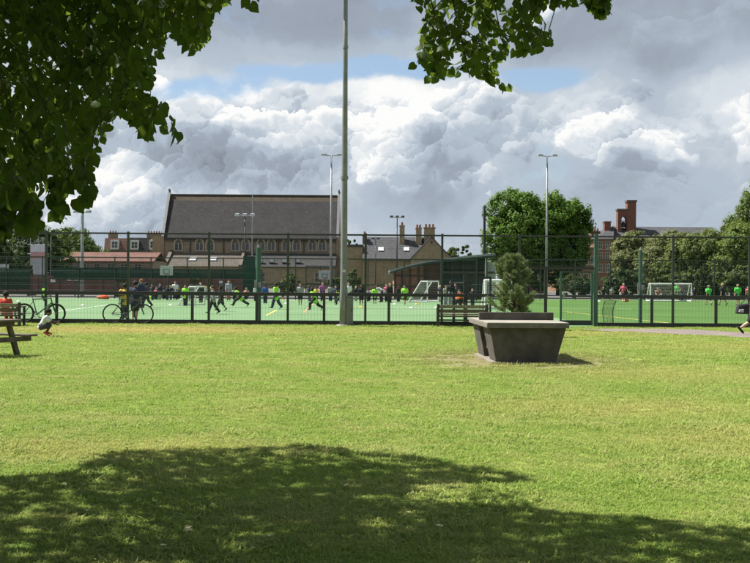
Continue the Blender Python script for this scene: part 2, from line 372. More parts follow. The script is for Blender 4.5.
# the lawn is gently uneven close by and runs on flat to the horizon
def build_ground():
    far = mat('waste_ground', (0.10, 0.12, 0.06), (0.14, 0.13, 0.10), 0.05, 0.95)
    o = sheet('ground', [(-2500, -400), (2500, -400), (2500, 4000), (-2500, 4000)], -0.03, far)
    o = sheet('lawn', [(-70, -30), (70, -30), (70, DF + 0.05), (-70, DF + 0.05)], 0.0, M_LAWN)
    turf1 = bpy.data.materials.new('pale_turf')
    def turf(name, c1, c2, wear):
        m = bpy.data.materials.new(name); m.use_nodes = True; t = NT(m.node_tree); b = t.n['Principled BSDF']
        pos = t.new('ShaderNodeNewGeometry').outputs['Position']
        c = t.mix(t.rng(t.noise(pos, 0.25, 6, 0.6), 0.35, 0.7), c1, c2)
        c = t.mix(t.math('MULTIPLY', t.rng(t.noise(pos, 6, 5, 0.7), 0.45, 0.75), 0.35), c, wear)
        c = t.mix(t.math('MULTIPLY', t.rng(t.noise(pos, 60, 2, 0.7), 0.4, 0.7), 0.25), c, tuple(q * 0.5 for q in c1))
        t.l.new(c, b.inputs['Base Color']); b.inputs['Roughness'].default_value = 0.9; b.inputs['Specular IOR Level'].default_value = 0.08
        return m
    sheet('pale_pitch', [(-80, DF + 0.06), (7.5, DF + 0.06), (7.5, 82), (-80, 82)], 0.004, turf('turf_pale', (0.125, 0.212, 0.102), (0.152, 0.240, 0.128), (0.19, 0.26, 0.155)))
    sheet('green_pitch', [(7.5, DF + 0.06), (70, DF + 0.06), (70, 90), (7.5, 90)], 0.005, turf('turf_green', (0.060, 0.128, 0.030), (0.078, 0.148, 0.040), (0.11, 0.17, 0.058)))
    asph = mat('old_asphalt', (0.09, 0.088, 0.085), (0.13, 0.125, 0.12), 0.8, 0.9, bump=0.2)
    sheet('yard', [(-80, 82.001), (7.5, 82.001), (7.5, 90.01), (90, 90.01), (90, 140), (-80, 140)], -0.004, asph)
    # the path curving along the fence at the right
    up = [G(582, 330.0), G(605, 329.3), G(650, 329.3), G(690, 330.0), G(720, 331.6), G(750, 333.4), G(800, 336.0), G(900, 342)]
    dn = [G(582, 330.5), G(605, 331.6), G(650, 333.4), G(700, 335.6), G(750, 338.3), G(800, 341.5), G(900, 349)]
    path_m = mat('tarmac_path', (0.20, 0.165, 0.15), (0.15, 0.125, 0.115), 1.6, 0.95, bump=0.3, spec=0.1)
    o = sheet('footpath', [q for q in up] + [q for q in dn[::-1]], 0.018, path_m)
    wl = mat('line_white', (0.72, 0.74, 0.70), (0.5, 0.56, 0.48), 3, 0.8); yl = mat('line_yellow', (0.62, 0.52, 0.08), (0.5, 0.44, 0.12), 3, 0.8)
    def line(name, a, b, w, m, z=0.011):
        a = Vector((a[0], a[1], 0)); b = Vector((b[0], b[1], 0)); s_ = (b - a).normalized().cross(Vector((0, 0, 1))) * w / 2
        o = sheet(name, [a - s_, b - s_, b + s_, a + s_], z, m)
    line('white_pitch_line', G(40, 314), G(112, 304.5), 0.09, wl); line('yellow_pitch_line', G(266.5, 315.5), G(277, 310.2), 0.10, yl)
    line('orange_pitch_line', G(304, 312.6), G(313, 304), 0.08, mat('line_orange', (0.62, 0.22, 0.10), (0.5, 0.25, 0.15), 3, 0.8))
    line('white_pitch_line', (-45, 79.0), (7.2, 79.0), 0.12, wl); line('white_pitch_line', G(395, 308.5), G(640 - 210, 307.6), 0.09, wl)
    line('yellow_pitch_line', G(566, 312.0), G(690, 325.6), 0.09, yl); line('white_pitch_line', G(617, 309.0), G(632, 309.3), 0.14, wl)
    line('white_pitch_line', (8.2, 87.5), (60, 87.5), 0.12, wl); line('white_pitch_line', G(545, 308.2), G(600, 309.0), 0.09, wl)
build_ground()

# ------------------------------------------------------------------ the lime tree overhead (its shade fills the foreground)
SH = (SUN.x / SUN.z, SUN.y / SUN.z)
SHADE = [(g.x, g.y) for g in (G(*q) for q in ((-60, 482), (40, 480), (78, 476), (95, 464), (112, 455), (150, 451), (240, 450), (320, 449), (372, 455), (425, 460), (480, 468),
         (545, 482), (505, 485), (455, 485), (412, 490), (404, 503), (436, 508), (500, 509), (560, 513), (620, 518), (680, 524), (735, 530), (790, 533)))]
SHADE = [(-14, SHADE[0][1] + 0.4)] + SHADE + [(5.5, 7.4), (5.5, -8), (-14, -8)]
DAPPLE = [[(g.x, g.y) for g in (G(*q) for q in poly)] for poly in (((345, 497), (408, 496), (428, 512), (424, 538), (392, 540), (368, 522)), ((420, 540), (440, 538), (436, 546), (424, 546)),
          ((146, 486), (166, 484), (160, 492)), ((85, 476), (130, 474), (122, 482)))]
LEFT_MASS = [(-90,-90),(238,-90),(229,3),(214,10),(208,38),(192,54),(180,42),(166,30),(162,54),(152,62),(154,84),(142,92),(166,106),(185,141),(172,142),(152,122),(149,139),(126,116),(113,118),
             (105,140),(97,150),(90,205),(75,207),(77,178),(67,190),(65,222),(54,223),(47,180),(41,196),(40,233),(22,233),(14,200),(9,237),(-90,245)]
SPRIG = [(243,-90),(256,-90),(256,4),(252,16),(244,6)]
MID_MASS = [(408,-90),(411,6),(425,16),(407,58),(411,70),(425,64),(430,88),(443,74),(455,72),(464,97),(474,94),(464,74),(482,80),(506,92),(513,87),(496,70),(502,58),(520,54),(535,52),(552,42),(548,25),(536,12),(548,14),(558,10),(570,5),(584,3),(586,-90)]
TAIL = [(578,-90),(610,-90),(612,14),(603,19),(592,14),(580,2)]
def lime_tree():
    rng = np.random.default_rng(11); rnd = random.Random(4)
    base = Vector((-5.2, 3.6, 0))
    r = root('lime_tree', base, 'large lime tree overhanging from the top left, its leaves dark against the sky', 'tree')
    bark = mat('lime_bark', (0.10, 0.085, 0.07), (0.06, 0.05, 0.042), 9, 0.95, bump=0.8)
    m = MB(); m.path([base + Vector(q) for q in ((0,0,-.1),(0,0,.25),(.03,.02,1.2),(.1,.1,2.6),(.2,.2,4.0),(.25,.3,6.0),(.2,.3,8.0))], [.50,.40,.33,.30,.24,.15,.05], 12)
    top = base + Vector((.15, .15, 3.2))
    tips = [P(60, 60, 7.5), P(120, 40, 8.0), P(20, 150, 7.0), P(125, 70, 8.2), P(440, 40, 7.6), P(500, 30, 7.8), P(595, -12, 7.9), P(470, 78, 7.7), P(540, 20, 7.8), P(250, -60, 8.6)]
    tips += [Vector((-9, 6, 6)), Vector((-6, 10, 6)), Vector((-3, 10, 6.5)), Vector((-1, 7, 6)), Vector((0, 3, 6)), Vector((-5, -1, 6)), Vector((-10, 2, 6)), Vector((-3, 0, 6.5))]
    for tp in tips:
        st = base + Vector((.15, .15, rnd.uniform(2.6, 5.0))); mid = st.lerp(tp, 0.5) + Vector((0, 0, 0.9 if tp.z > 3.8 else 1.7))
        m.path([st, st.lerp(mid, .5) + Vector((0, 0, .35)), mid, tp + Vector((-.22, -.1, .9)) if tp.y > 5.5 and tp.z < 4.2 else mid.lerp(tp, .6) + Vector((0, 0, .25)), tp], [.10, .07, .035, .009, .003], 7)
    m.build('trunk', bark, r, smooth=True, fix=False)
    lm = mat_leaf('lime_leaf', (0.030, 0.068, 0.012), (0.066, 0.122, 0.020), 0.50, 0.5, 0.22)
    # hanging sprays low enough to be seen
    tw = MB(); pos = []; U = []; Nn = []; S = []
    def lit_ok(c):
        gx, gy = c[0] - SH[0] * c[2], c[1] - SH[1] * c[2]
        return bool(in_poly(gx, gy, SHADE)) or abs(gx) > .36 * gy + .2
    def spray(o, n, ln, poly, droop, size, back=False):
        az = rng.uniform(0, 2*math.pi); d = np.array([math.cos(az) * .8, math.sin(az) * .8, -droop]); d /= np.linalg.norm(d); q = np.array(o); pts = []
        side = 1
        for i in range(n):
            d = unit(d + np.array([0, 0, -0.10]) + rng.normal(0, .12, 3)); q = q + d * ln / n; 
            lat = unit(np.cross(d, [0, 0, 1]) + 1e-6) * side; side = -side
            u = unit(d * .5 + lat * .75 + np.array([0, 0, -0.55]) + rng.normal(0, .28, 3)); s_ = size * rng.uniform(.72, 1.15)
            c = q + u * s_ * .55; px, py, _ = to_px(*c)
            if not any(in_poly(px, py, pl) for pl in poly): continue
            if (py < 2 or back) and not lit_ok(c): continue
            nn = unit(np.cross(u, lat) * (1 if rng.random() < .8 else -1) + rng.normal(0, .35, 3))
            pos.append(q + u * .012); U.append(u); Nn.append(nn); S.append(s_); pts.append(q.copy())
        if len(pts) > 3: tw.path([Vector(a) for a in pts], [max(.0045 - .0004 * i, .0015) for i in range(len(pts))], 4)
    def fill(poly, count, d0, d1, size, n=7, ln=.38, back=False):
        xs = [a for a, b in poly]; ys = [b for a, b in poly]; k = 0
        while k < count:
            px = rng.uniform(min(xs), max(xs)); py = rng.uniform(max(min(ys), -90), max(ys))
            if not in_poly(px, py, poly): continue
            D = rng.uniform(d0, d1); o = P(px, py - rng.uniform(0, 14), D); spray(o, n, ln, [poly], .45, size, back); k += 1
    fill(LEFT_MASS, 620, 6.4, 9.0, .066)
    fill([q for q in LEFT_MASS if q[1] < 140], 330, 7.0, 9.6, .068)
    fill([(-90,-90),(190,-90),(170,20),(140,60),(130,100),(95,130),(78,165),(40,175),(-90,205)], 300, 8.2, 10.2, .088, 8, .45, True)
    for a in ((80, 195), (60, 212), (30, 222), (6, 225), (84, 175), (178, 134), (160, 112), (145, 130), (35, 205), (58, 195), (8, 205), (20, 190)):    # the low fringe of big leaves
        for k in range(4): spray(P(a[0] + rng.uniform(-5, 5), a[1] - rng.uniform(8, 26), rng.uniform(6.2, 6.9)), 5, .2, [LEFT_MASS], 1.2, .086)
    fill([(150,-60),(235,-60),(228,3),(212,12),(208,40),(188,54),(170,30),(150,20)], 60, 8.4, 9.4, .062)
    fill(SPRIG, 6, 7.2, 7.8, .075); fill(MID_MASS, 210, 7.2, 8.3, .060, 7, .30); fill([(580,-24),(608,-24),(611,12),(603,17),(592,12),(581,0)], 46, 7.6, 8.1, .060, 6, .16)
    for a in ((412, 62), (428, 78), (466, 90), (508, 88), (545, 38), (420, 20), (440, 68), (480, 76), (525, 48)):
        for k in range(2): spray(P(a[0] + rng.uniform(-6, 6), a[1] - rng.uniform(6, 22), rng.uniform(7.3, 8.0)), 6, .22, [MID_MASS], .6, .060)
    tw.build('twigs', bark, r, fix=False)['kind'] = 'stuff'
    # the crown above the frame
    N = 88000
    ang = rng.uniform(0, 2*math.pi, N); rad = 8.2 * np.sqrt(rng.random(N)); x = -4.6 + rad * np.cos(ang); y = 4.9 + rad * np.sin(ang)
    z = 3.6 + rng.random(N) ** 1.2 * np.sqrt(np.clip(1 - (rad / 8.6) ** 2, 0.03, 1)) * 6.2 + 0.5 * np.sin(x * 1.3) * np.cos(y * 1.1)
    cl = np.sin(x * 2.1 + 1.7 * np.sin(z * 1.3)) * np.sin(y * 2.3 + 1.3 * np.sin(x)) * np.sin(z * 2.4 + y)
    keep = cl + rng.normal(0, .25, N) > -0.32
    gx = x - SH[0] * z; gy = y - SH[1] * z
    jx = gx + rng.normal(0, .03, N); jy = gy + rng.normal(0, .03, N)
    shade = in_poly(jx, jy, SHADE)
    for dpl in DAPPLE: shade &= ~(in_poly(gx, gy, dpl) & (rng.random(N) < 0.97))
    px, py, dep = to_px(x, y, z); seen = (dep > .3) & (px > -60) & (px < 810) & (py > -25)
    keep &= shade & ~seen & (np.hypot(x - base.x, y - base.y) > .5)
    near_cam = np.hypot(x, y) < .8; keep &= ~(near_cam & (z < 2.6))
    x, y, z = x[keep], y[keep], z[keep]; n2 = len(x)
    leaves('hanging_leaves', np.array(pos), np.array(U), np.array(Nn), np.array(S), LEAF_BIG, lm, r, rng)['kind'] = 'stuff'
    u2 = unit(rng.normal(0, .7, (n2, 3)) + np.array([0, 0, -.55])); nn2 = unit(rng.normal(0, .55, (n2, 3)) + np.array([0, 0, .8]))
    leaves('crown', np.stack([x, y, z], 1), u2, nn2, rng.uniform(.10, .16, n2), LEAF_MID, lm, r, rng)['kind'] = 'stuff'
    print('lime leaves', len(pos))
lime_tree()

# ------------------------------------------------------------------ grass blades, thickest close by
def grass():
    rng = np.random.default_rng(3); bm_ = mat_blade(); protos = []
    for v in range(5):
        nb = 46; a = rng.uniform(0, 2*math.pi, nb); rr = .075 * np.sqrt(rng.random(nb)); bx = rr * np.cos(a); by = rr * np.sin(a)
        h = rng.uniform(.013, .034, nb) * (1 + (rng.random(nb) < .06) * .5); w = rng.uniform(.0022, .0042, nb); yaw = rng.uniform(0, 2*math.pi, nb); lean = rng.uniform(.3, 1.9, nb)
        V = []; Fq = []; T = []
        for i in range(nb):
            dx, dy = math.cos(yaw[i]), math.sin(yaw[i]); sx, sy = -dy * w[i], dx * w[i]; k = len(V); l1 = lean[i] * h[i]
            for (tt, ww) in ((0, 1.0), (.55, .85)):
                ox = bx[i] + dx * l1 * tt * tt; oy = by[i] + dy * l1 * tt * tt
                V += [(ox - sx * ww, oy - sy * ww, h[i] * tt), (ox + sx * ww, oy + sy * ww, h[i] * tt)]
            V.append((bx[i] + dx * l1, by[i] + dy * l1, h[i] * (1 - .18 * lean[i]))); Fq += [(k, k+1, k+3), (k, k+3, k+2), (k+2, k+3, k+4)]; T += [rng.random()] * 5
        me = bpy.data.meshes.new('grass_tuft'); me.from_pydata(V, [], Fq); at = me.attributes.new('tone', 'FLOAT', 'POINT'); at.data.foreach_set('value', np.array(T, np.float32)); me.materials.append(bm_)
        protos.append(bpy.data.objects.new('grass_tuft', me))
    pts = []; sc = []
    def band(d0, d1, sp, s0):
        D = np.arange(d0, d1, sp)
        for d in D:
            hw = .345 * d + 1.6; xs = np.arange(-hw, hw, sp); n = len(xs)
            pts.append(np.stack([xs + rng.uniform(-.6, .6, n) * sp, d + rng.uniform(-.6, .6, n) * sp, np.zeros(n)], 1)); sc.append(s0 * rng.uniform(.75, 1.25, n))
    band(4.6, 8.5, .052, 1.0); band(8.5, 13, .066, 1.1); band(13, 20, .088, 1.2); band(20, 28, .125, 1.4); band(28, DF - .25, .17, 1.6)
    p = np.concatenate(pts); s_ = np.concatenate(sc)
    def inell(cx, cy, rx, ry): return ((p[:, 0] - cx) / rx) ** 2 + ((p[:, 1] - cy) / ry) ** 2
    wob = 1 + .35 * np.sin(p[:, 0] * 3.1 + 1.4 * np.sin(p[:, 1] * 2.3)) + .25 * np.sin(p[:, 1] * 4.7 + p[:, 0])
    e = inell(TAB.x - .05, TAB.y - .25, 2.5, 3.1) * wob; keep = (e > 1) | (rng.random(len(p)) < np.clip(e - .02, 0, 1) * 1.15)
    patch = .5 + .5 * np.sin(p[:, 0] * 1.9 + 1.3 * np.sin(p[:, 1] * 1.1)) * np.sin(p[:, 1] * 1.7 + np.sin(p[:, 0] * .9)); s_ = s_ * (.72 + .5 * patch) * (1 + .5 * (rng.random(len(p)) < .05)); keep &= rng.random(len(p)) > .22 * (1 - patch)
    ppx, ppy, _ = to_px(p[:, 0], p[:, 1], p[:, 2]); path_poly = [(582,330),(605,329),(690,329.7),(750,333),(900,341.5),(900,350),(750,338.6),(700,336),(650,333.8),(605,332.0),(582,330.8)]
    keep &= ~in_poly(ppx, ppy, path_poly)
    p = p[keep]; s_ = s_[keep]; n = len(p); print('grass tufts', n)
    me = bpy.data.meshes.new('grass'); me.vertices.add(n); me.vertices.foreach_set('co', p.astype(np.float32).ravel())
    for nm, ar in (('sc', s_), ('yaw', rng.uniform(0, 2*math.pi, n))):
        at = me.attributes.new(nm, 'FLOAT', 'POINT'); at.data.foreach_set('value', ar.astype(np.float32))
    at = me.attributes.new('pick', 'INT', 'POINT'); at.data.foreach_set('value', rng.integers(0, 5, n).astype(np.int32))
    o = bpy.data.objects.new('grass', me); COL.objects.link(o); o['kind'] = 'stuff'; o['label'] = 'short mown park grass with dry yellowish patches'; o['category'] = 'grass'
    ng = bpy.data.node_groups.new('grass_scatter', 'GeometryNodeTree'); ng.interface.new_socket('Geometry', in_out='INPUT', socket_type='NodeSocketGeometry'); ng.interface.new_socket('Geometry', in_out='OUTPUT', socket_type='NodeSocketGeometry')
    gi = ng.nodes.new('NodeGroupInput'); go = ng.nodes.new('NodeGroupOutput'); ip = ng.nodes.new('GeometryNodeInstanceOnPoints'); g2i = ng.nodes.new('GeometryNodeGeometryToInstance')
    for q in protos[::-1]:
        oi = ng.nodes.new('GeometryNodeObjectInfo'); oi.inputs['Object'].default_value = q; oi.inputs['As Instance'].default_value = True; ng.links.new(oi.outputs['Geometry'], g2i.inputs[0])
    def attr(nm, ty):
        a = ng.nodes.new('GeometryNodeInputNamedAttribute'); a.data_type = ty; a.inputs['Name'].default_value = nm; return a.outputs['Attribute']
    cb = ng.nodes.new('ShaderNodeCombineXYZ'); ng.links.new(attr('yaw', 'FLOAT'), cb.inputs[2])
    ng.links.new(gi.outputs[0], ip.inputs['Points']); ng.links.new(g2i.outputs[0], ip.inputs['Instance']); ip.inputs['Pick Instance'].default_value = True
    ng.links.new(attr('pick', 'INT'), ip.inputs['Instance Index']); ng.links.new(cb.outputs[0], ip.inputs['Rotation']); ng.links.new(attr('sc', 'FLOAT'), ip.inputs['Scale'])
    ng.links.new(ip.outputs[0], go.inputs[0]); md = o.modifiers.new('scatter', 'NODES'); md.node_group = ng
grass()

# ------------------------------------------------------------------ fences
PAINT = mat('dark_green_paint', (0.022, 0.034, 0.028), (0.03, 0.042, 0.035), 4, 0.45, spec=0.5)
PAINT_L = mat('green_paint', (0.03, 0.085, 0.06), (0.04, 0.10, 0.075), 4, 0.45, spec=0.5)
BLACK = mat('black_paint', (0.018, 0.019, 0.02), (0.026, 0.027, 0.028), 5, 0.45, spec=0.5)
GALV = mat('galvanised_steel', (0.30, 0.31, 0.32), (0.22, 0.23, 0.24), 3, 0.5, metal=0.35, spec=0.5)
WIRE = mat('fence_wire', (0.025, 0.04, 0.032), (0.03, 0.05, 0.04), 4, 0.5)
WIRE_L = mat('fence_wire_lower', (0.06, 0.09, 0.07), (0.08, 0.11, 0.085), 4, 0.4, spec=0.6)
def wires(x0, x1, z0, z1, y, dx, dz, r, name, m, parent):
    mb = MB(); n = max(int((x1 - x0) / dx), 1)
    def bar(a, b):
        a = Vector(a); b = Vector(b); s_ = Vector((r, 0, 0)) if abs(a.x - b.x) < 1e-6 else Vector((0, 0, r)); t_ = Vector((0, r, 0))
        mb.add([a - s_, a - t_, a + s_, a + t_, b - s_, b - t_, b + s_, b + t_], [(0,1,5,4),(1,2,6,5),(2,3,7,6),(3,0,4,7)])
    for i in range(1, n): x = x0 + (x1 - x0) * i / n; bar((x, y, z0), (x, y, z1))
    k = max(int((z1 - z0) / dz), 1)
    for i in range(k + 1): z = z0 + (z1 - z0) * i / k; bar((x0, y + .006, z), (x1, y + .006, z))
    o = mb.build(name, m, parent, fix=False); o['kind'] = 'stuff'; return o
FX = lambda px: (px - CX) / F_PX * DF
FENCE_H = 3.05; RAIL = 1.03
def near_fence():
    r = root('pitch_fence', (0, DF, 0), 'tall dark green mesh fence with posts and rails along the edge of the lawn', 'fence')
    posts = [FX(q) for q in (46, 128, 209, 288, 365.5, 442, 519.5, 673, 749.5)]
    xs = [posts[0] - 2.75 * k for k in range(3, 0, -1)] + posts + [posts[-1] + 2.65 * k for k in (1, 2)]
    shorts = [FX(q) for q in (-40, 57, 192.5, 257, 324.3, 389, 454, 652, 716)]
    for x in xs: MB().box((x - .038, DF - .035, 0), (x + .038, DF + .035, FENCE_H + .06)).build('post', PAINT, r, bevel=.008)
    for x in shorts: MB().box((x - .045, DF - .05, 0), (x + .045, DF + .03, RAIL)).build('short_post', BLACK, r, bevel=.008)
    g0, g1 = FX(561), FX(592.0); gp = (FX(545.7), FX(596))
    MB().box((gp[1] - .07, DF - .06, 0), (gp[1] + .06, DF + .06, FENCE_H + .08)).build('gate_post', PAINT_L, r, bevel=.01)
    MB().box((gp[0] - .05, DF - .05, 0), (gp[0] + .05, DF + .05, 1.98)).build('gate_post', BLACK, r, bevel=.01)
    MB().box((gp[0] - .9, DF - .03, 1.93), (gp[1] + .03, DF + .03, 2.02)).build('gate_header', BLACK, r)
    L, R = xs[0], xs[-1]
    MB().box((L, DF - .028, FENCE_H - .03), (R, DF + .028, FENCE_H + .025)).build('top_rail', BLACK, r, bevel=.006)
    for a, b in ((L, FX(466)), (FX(467.5), gp[0]), (gp[1] + .02, R)): MB().box((a, DF - .045, RAIL - .05), (b, DF + .045, RAIL + .06)).build('middle_rail', BLACK, r, bevel=.008)
    for a, b in ((L, gp[0]), (gp[1] + .02, R)): MB().box((a, DF - .04, .0), (b, DF + .03, .15)).build('kick_board', BLACK, r, bevel=.008)
    allx = sorted(xs + [gp[0], gp[1]])
    for a, b in zip(allx[:-1], allx[1:]):
        if a == gp[0]: wires(a, b, 2.03, FENCE_H - .03, DF, .066, .2, .0013, 'upper_mesh', WIRE, r); continue
        wires(a, b, RAIL + .06, FENCE_H - .03, DF, .066, .2, .0013, 'upper_mesh', WIRE, r)
        wires(a, b, .15, RAIL - .05, DF, .05, .2, .0027, 'lower_mesh', WIRE_L, r)
    # gate beside it
    g = root('pitch_gate', (g0, DF, 0), 'green framed mesh gate in the pitch fence to the right of the young pine', 'gate')
    for x in (g0, g1): MB().box((x - .035, DF - .04, .05), (x + .035, DF + .04, 1.88)).build('gate_stile', PAINT_L, g, bevel=.006)
    for z, h in ((.05, .17), (1.0, .07), (1.82, .06)): MB().box((g0 + .037, DF - .03, z), (g1 - .037, DF + .03, z + h)).build('gate_rail', PAINT, g, bevel=.006)
    wires(g0 + .04, g1 - .04, .22, 1.0, DF, .05, .2, .0027, 'lower_mesh', WIRE_L, g); wires(g0 + .04, g1 - .04, 1.07, 1.82, DF, .05, .2, .003, 'upper_mesh', WIRE, g)
    MB().box((g0 + .05, DF - .07, .98), (g0 + .13, DF - .035, 1.12)).build('latch', GALV, g, bevel=.005)
    # gate leaf in black beside the bench
    g = root('pitch_gate', (FX(466.5), DF + .35, 0), 'black framed pitch gate behind the right end of the park bench', 'gate')
    y = DF + .35; a, b = FX(466.5), FX(491.5)
    MB().box((a - .07, y - .05, 0), (a + .07, y + .05, 1.72)).build('gate_stile', BLACK, g, bevel=.008); MB().box((b - .035, y - .04, .03), (b + .035, y + .04, 1.68)).build('gate_stile', BLACK, g, bevel=.008)
    for z, h in ((.05, .14), (.78, .05), (1.62, .06)): MB().box((a + .072, y - .025, z), (b - .037, y + .025, z + h)).build('gate_rail', BLACK, g)
    wires(a + .08, b - .04, .2, 1.6, y, .055, .2, .003, 'mesh', WIRE_L, g)
near_fence()
for px, w, top, lab in ((257, .092, 247.5, 'thick green padded net post left of the tall grey lamp column'), (644, .065, 250, 'slim green net post in front of the right hand goal')):
    x = FX(px); h = P(px, top, DF + .5).z; r = root('net_post', (x, DF + .5, 0), lab, 'post')
    MB().tube((x, DF + .5, 0), (x, DF + .5, h), w, w, 14).build('padding', PAINT_L, r, smooth=False)
    MB().tube((x, DF + .5, h), (x, DF + .5, h + .1), w * .5, w * .35, 10).build('cap', GALV, r)
    MB().box((x - .13, DF + .37, 1.22), (x - .03, DF + .41, 1.48)).box((x + .0, DF + .37, 1.25), (x + .1, DF + .41, 1.42)).build('net_winch', GALV, r, bevel=.01)
def droopy_net():
    r = root('sports_net', G(600, 323), 'black sports net drooping from the fence right of the green gate', 'net')
    mb = MB(); a0, a1 = P(614, 300.5, DF + .6), P(605, 300.5, DF + .5); b0, b1 = G(606, 325.4), G(598.5, 325.4)
    def q(u, v): 
        e = a0.lerp(a1, u); f = b0.lerp(b1, u); p_ = e.lerp(f, v); p_.x += -.12 * math.sin(v * 3.0) * (1 - v) ; p_.z = e.z * (1 - v) + (.03) * v + .0; p_.y = DF + .25 + .2 * u; return p_
    for i in range(8): mb.path([q(i / 7, v / 10) for v in range(11)], .005, 4)
    for j in range(20): mb.path([q(u / 4, j / 19) for u in range(5)], .005, 4)
    mb.build('netting', BLACK, r, fix=False)['kind'] = 'stuff'
    MB().path([q(0, v / 10) for v in range(11)], .018, 6).build('edge_rope', BLACK, r); MB().path([q(1, v / 10) for v in range(11)], .014, 6).build('edge_rope', BLACK, r)
droopy_net()

# ------------------------------------------------------------------ table tennis table
def tennis_table():
    conc = mat('dark_concrete', (0.098, 0.088, 0.072), (0.056, 0.051, 0.043), 3.2, 0.85, bump=0.35); top = mat('worn_table_top', (0.29, 0.268, 0.225), (0.20, 0.186, 0.16), 2.6, 0.7, bump=0.15)
    r = root('table_tennis_table', TAB, 'dark concrete outdoor table tennis table on a worn patch of grass', 'table', rz=math.radians(2.4))
    L, W, H, T = 2.74, 1.56, .78, .085
    MB().box((-W/2 + .006, -L/2 + .006, H - .022), (W/2 - .006, L/2 - .006, H)).build('table_top', [top], r, local=True, bevel=.006)
    MB().box((-W/2, -L/2, H - T - .02), (W/2, L/2, H - .023)).build('top_edge', mat('edge_concrete', (0.17, 0.155, 0.13), (0.12, 0.11, 0.095), 5, 0.85, bump=0.3), r, local=True, bevel=.01)
    def block(y0, y1):
        t_, b_ = .715, .585; z1 = H - T - .022; sh = .05
        return MB().hexa([(-b_, y0 + sh, .03), (b_ - .02, y0 + sh, .03), (b_ - .02, y1 - sh, .03), (-b_, y1 - sh, .03)], [(-t_, y0, z1), (t_ + .03, y0, z1), (t_ + .03, y1, z1), (-t_, y1, z1)])
    block(-L/2 + .10, -.34).build('pedestal', conc, r, local=True, bevel=.02); block(.30, L/2 - .10).build('pedestal', conc, r, local=True, bevel=.02)
    MB().box((-.55, -.338, .2), (.55, .298, .5)).build('core', conc, r, local=True)
    MB().box((-W/2 + .03, -.03, H), (W/2 - .03, .03, H + .155)).build('net_plate', conc, r, local=True, bevel=.015)
    MB().box((-.68, -L/2 + .08, -.02), (.62, L/2 - .1, .03)).build('footing', mat('old_concrete', (0.22, 0.19, 0.15), (0.16, 0.14, 0.11), 5, 0.9, bump=0.3), r, local=True, bevel=.01)
tennis_table()

# ------------------------------------------------------------------ benches and picnic table
WOOD_D = mat('weathered_hardwood', (0.125, 0.10, 0.075), (0.085, 0.07, 0.055), 7, 0.85, bump=0.4)
WOOD_L = mat('sun_bleached_wood', (0.23, 0.195, 0.15), (0.15, 0.125, 0.10), 7, 0.85, bump=0.4)
def bench(px, D, w, label, seat_h=.40, back_h=.74):
    x = (px - CX) / F_PX * D; r = root('park_bench', (x, D, 0), label, 'bench')
    for i, z in enumerate((back_h - .13, back_h - .275, back_h - .42)):
        if i < 2 or True: MB().box((-w/2 + .03, -.02 + .02 * i, z), (w/2 - .03, .015 + .02 * i, z + (.115 if i < 2 else .06))).build('back_slat', WOOD_L if i == 0 else WOOD_D, r, local=True, bevel=.006)
    for k in range(4): MB().box((-w/2 + .02, .08 + .115 * k, seat_h), (w/2 - .02, .175 + .115 * k, seat_h + .035)).build('seat_slat', WOOD_L, r, local=True, bevel=.006)
    for sx in (-1, 1):
        xx = sx * (w/2 - .03)
        MB().box((xx - .04, -.03, 0), (xx + .04, .045, back_h + .02)).build('leg', BLACK, r, local=True, bevel=.008)
        MB().box((xx - .035, .45, 0), (xx + .035, .52, .60)).build('leg', BLACK, r, local=True, bevel=.008)
        MB().box((xx - .04, -.02, .60), (xx + .04, .56, .64)).build('armrest', WOOD_D, r, local=True, bevel=.008)
        MB().box((xx - .03, .046, seat_h - .05), (xx + .03, .449, seat_h - .002)).build('rail', BLACK, r, local=True)
    MB().box((-w/2 + .07, -.018, .20), (w/2 - .07, .02, .25)).build('stretcher', BLACK, r, local=True, bevel=.006)
bench(463.0, 37.25, 1.68, 'empty wooden park bench by the fence, left of the table tennis table')
bench(-7.0, 35.2, 1.72, 'wooden park bench with a red shirted person sitting on it at the left edge')
def picnic():
    c = G(-23, 357.0); r = root('picnic_table', c, 'weathered wooden picnic table with splayed legs at the left edge of the lawn', 'picnic table', rz=math.radians(-26))
    L, H = 1.62, .745
    for k in range(5): MB().box((-L/2, -.36 + .147 * k, H - .042), (L/2, -.36 + .147 * k + .135, H)).build('top_plank', WOOD_D, r, local=True, bevel=.006)
    for s_ in (-1, 1):
        for k in range(2):
            y0 = s_ * (.60 + .135 * k); MB().box((-L/2, y0 - .06, .40), (L/2, y0 + .06, .44)).build('seat_plank', WOOD_D, r, local=True, bevel=.006)
        for e in (-1, 1):
            x0 = e * .56; MB().hexa([(x0 - .04, s_ * .52 - .05, -.02), (x0 + .04, s_ * .52 - .05, -.02), (x0 + .04, s_ * .52 + .05, -.02), (x0 - .04, s_ * .52 + .05, -.02)],
                [(x0 - .04, s_ * .24 - .05, H - .044), (x0 + .04, s_ * .24 - .05, H - .044), (x0 + .04, s_ * .24 + .05, H - .044), (x0 - .04, s_ * .24 + .05, H - .044)]).build('leg', WOOD_D, r, local=True, bevel=.006)
    for e in (-1, 1):
        x0 = e * .56 + .062; MB().box((x0 - .02, -.80, .30), (x0 + .02, .80, .398)).build('seat_bearer', WOOD_D, r, local=True); MB().box((x0 - .02, -.34, H - .14), (x0 + .02, .34, H - .045)).build('top_bearer', WOOD_D, r, local=True)
picnic()

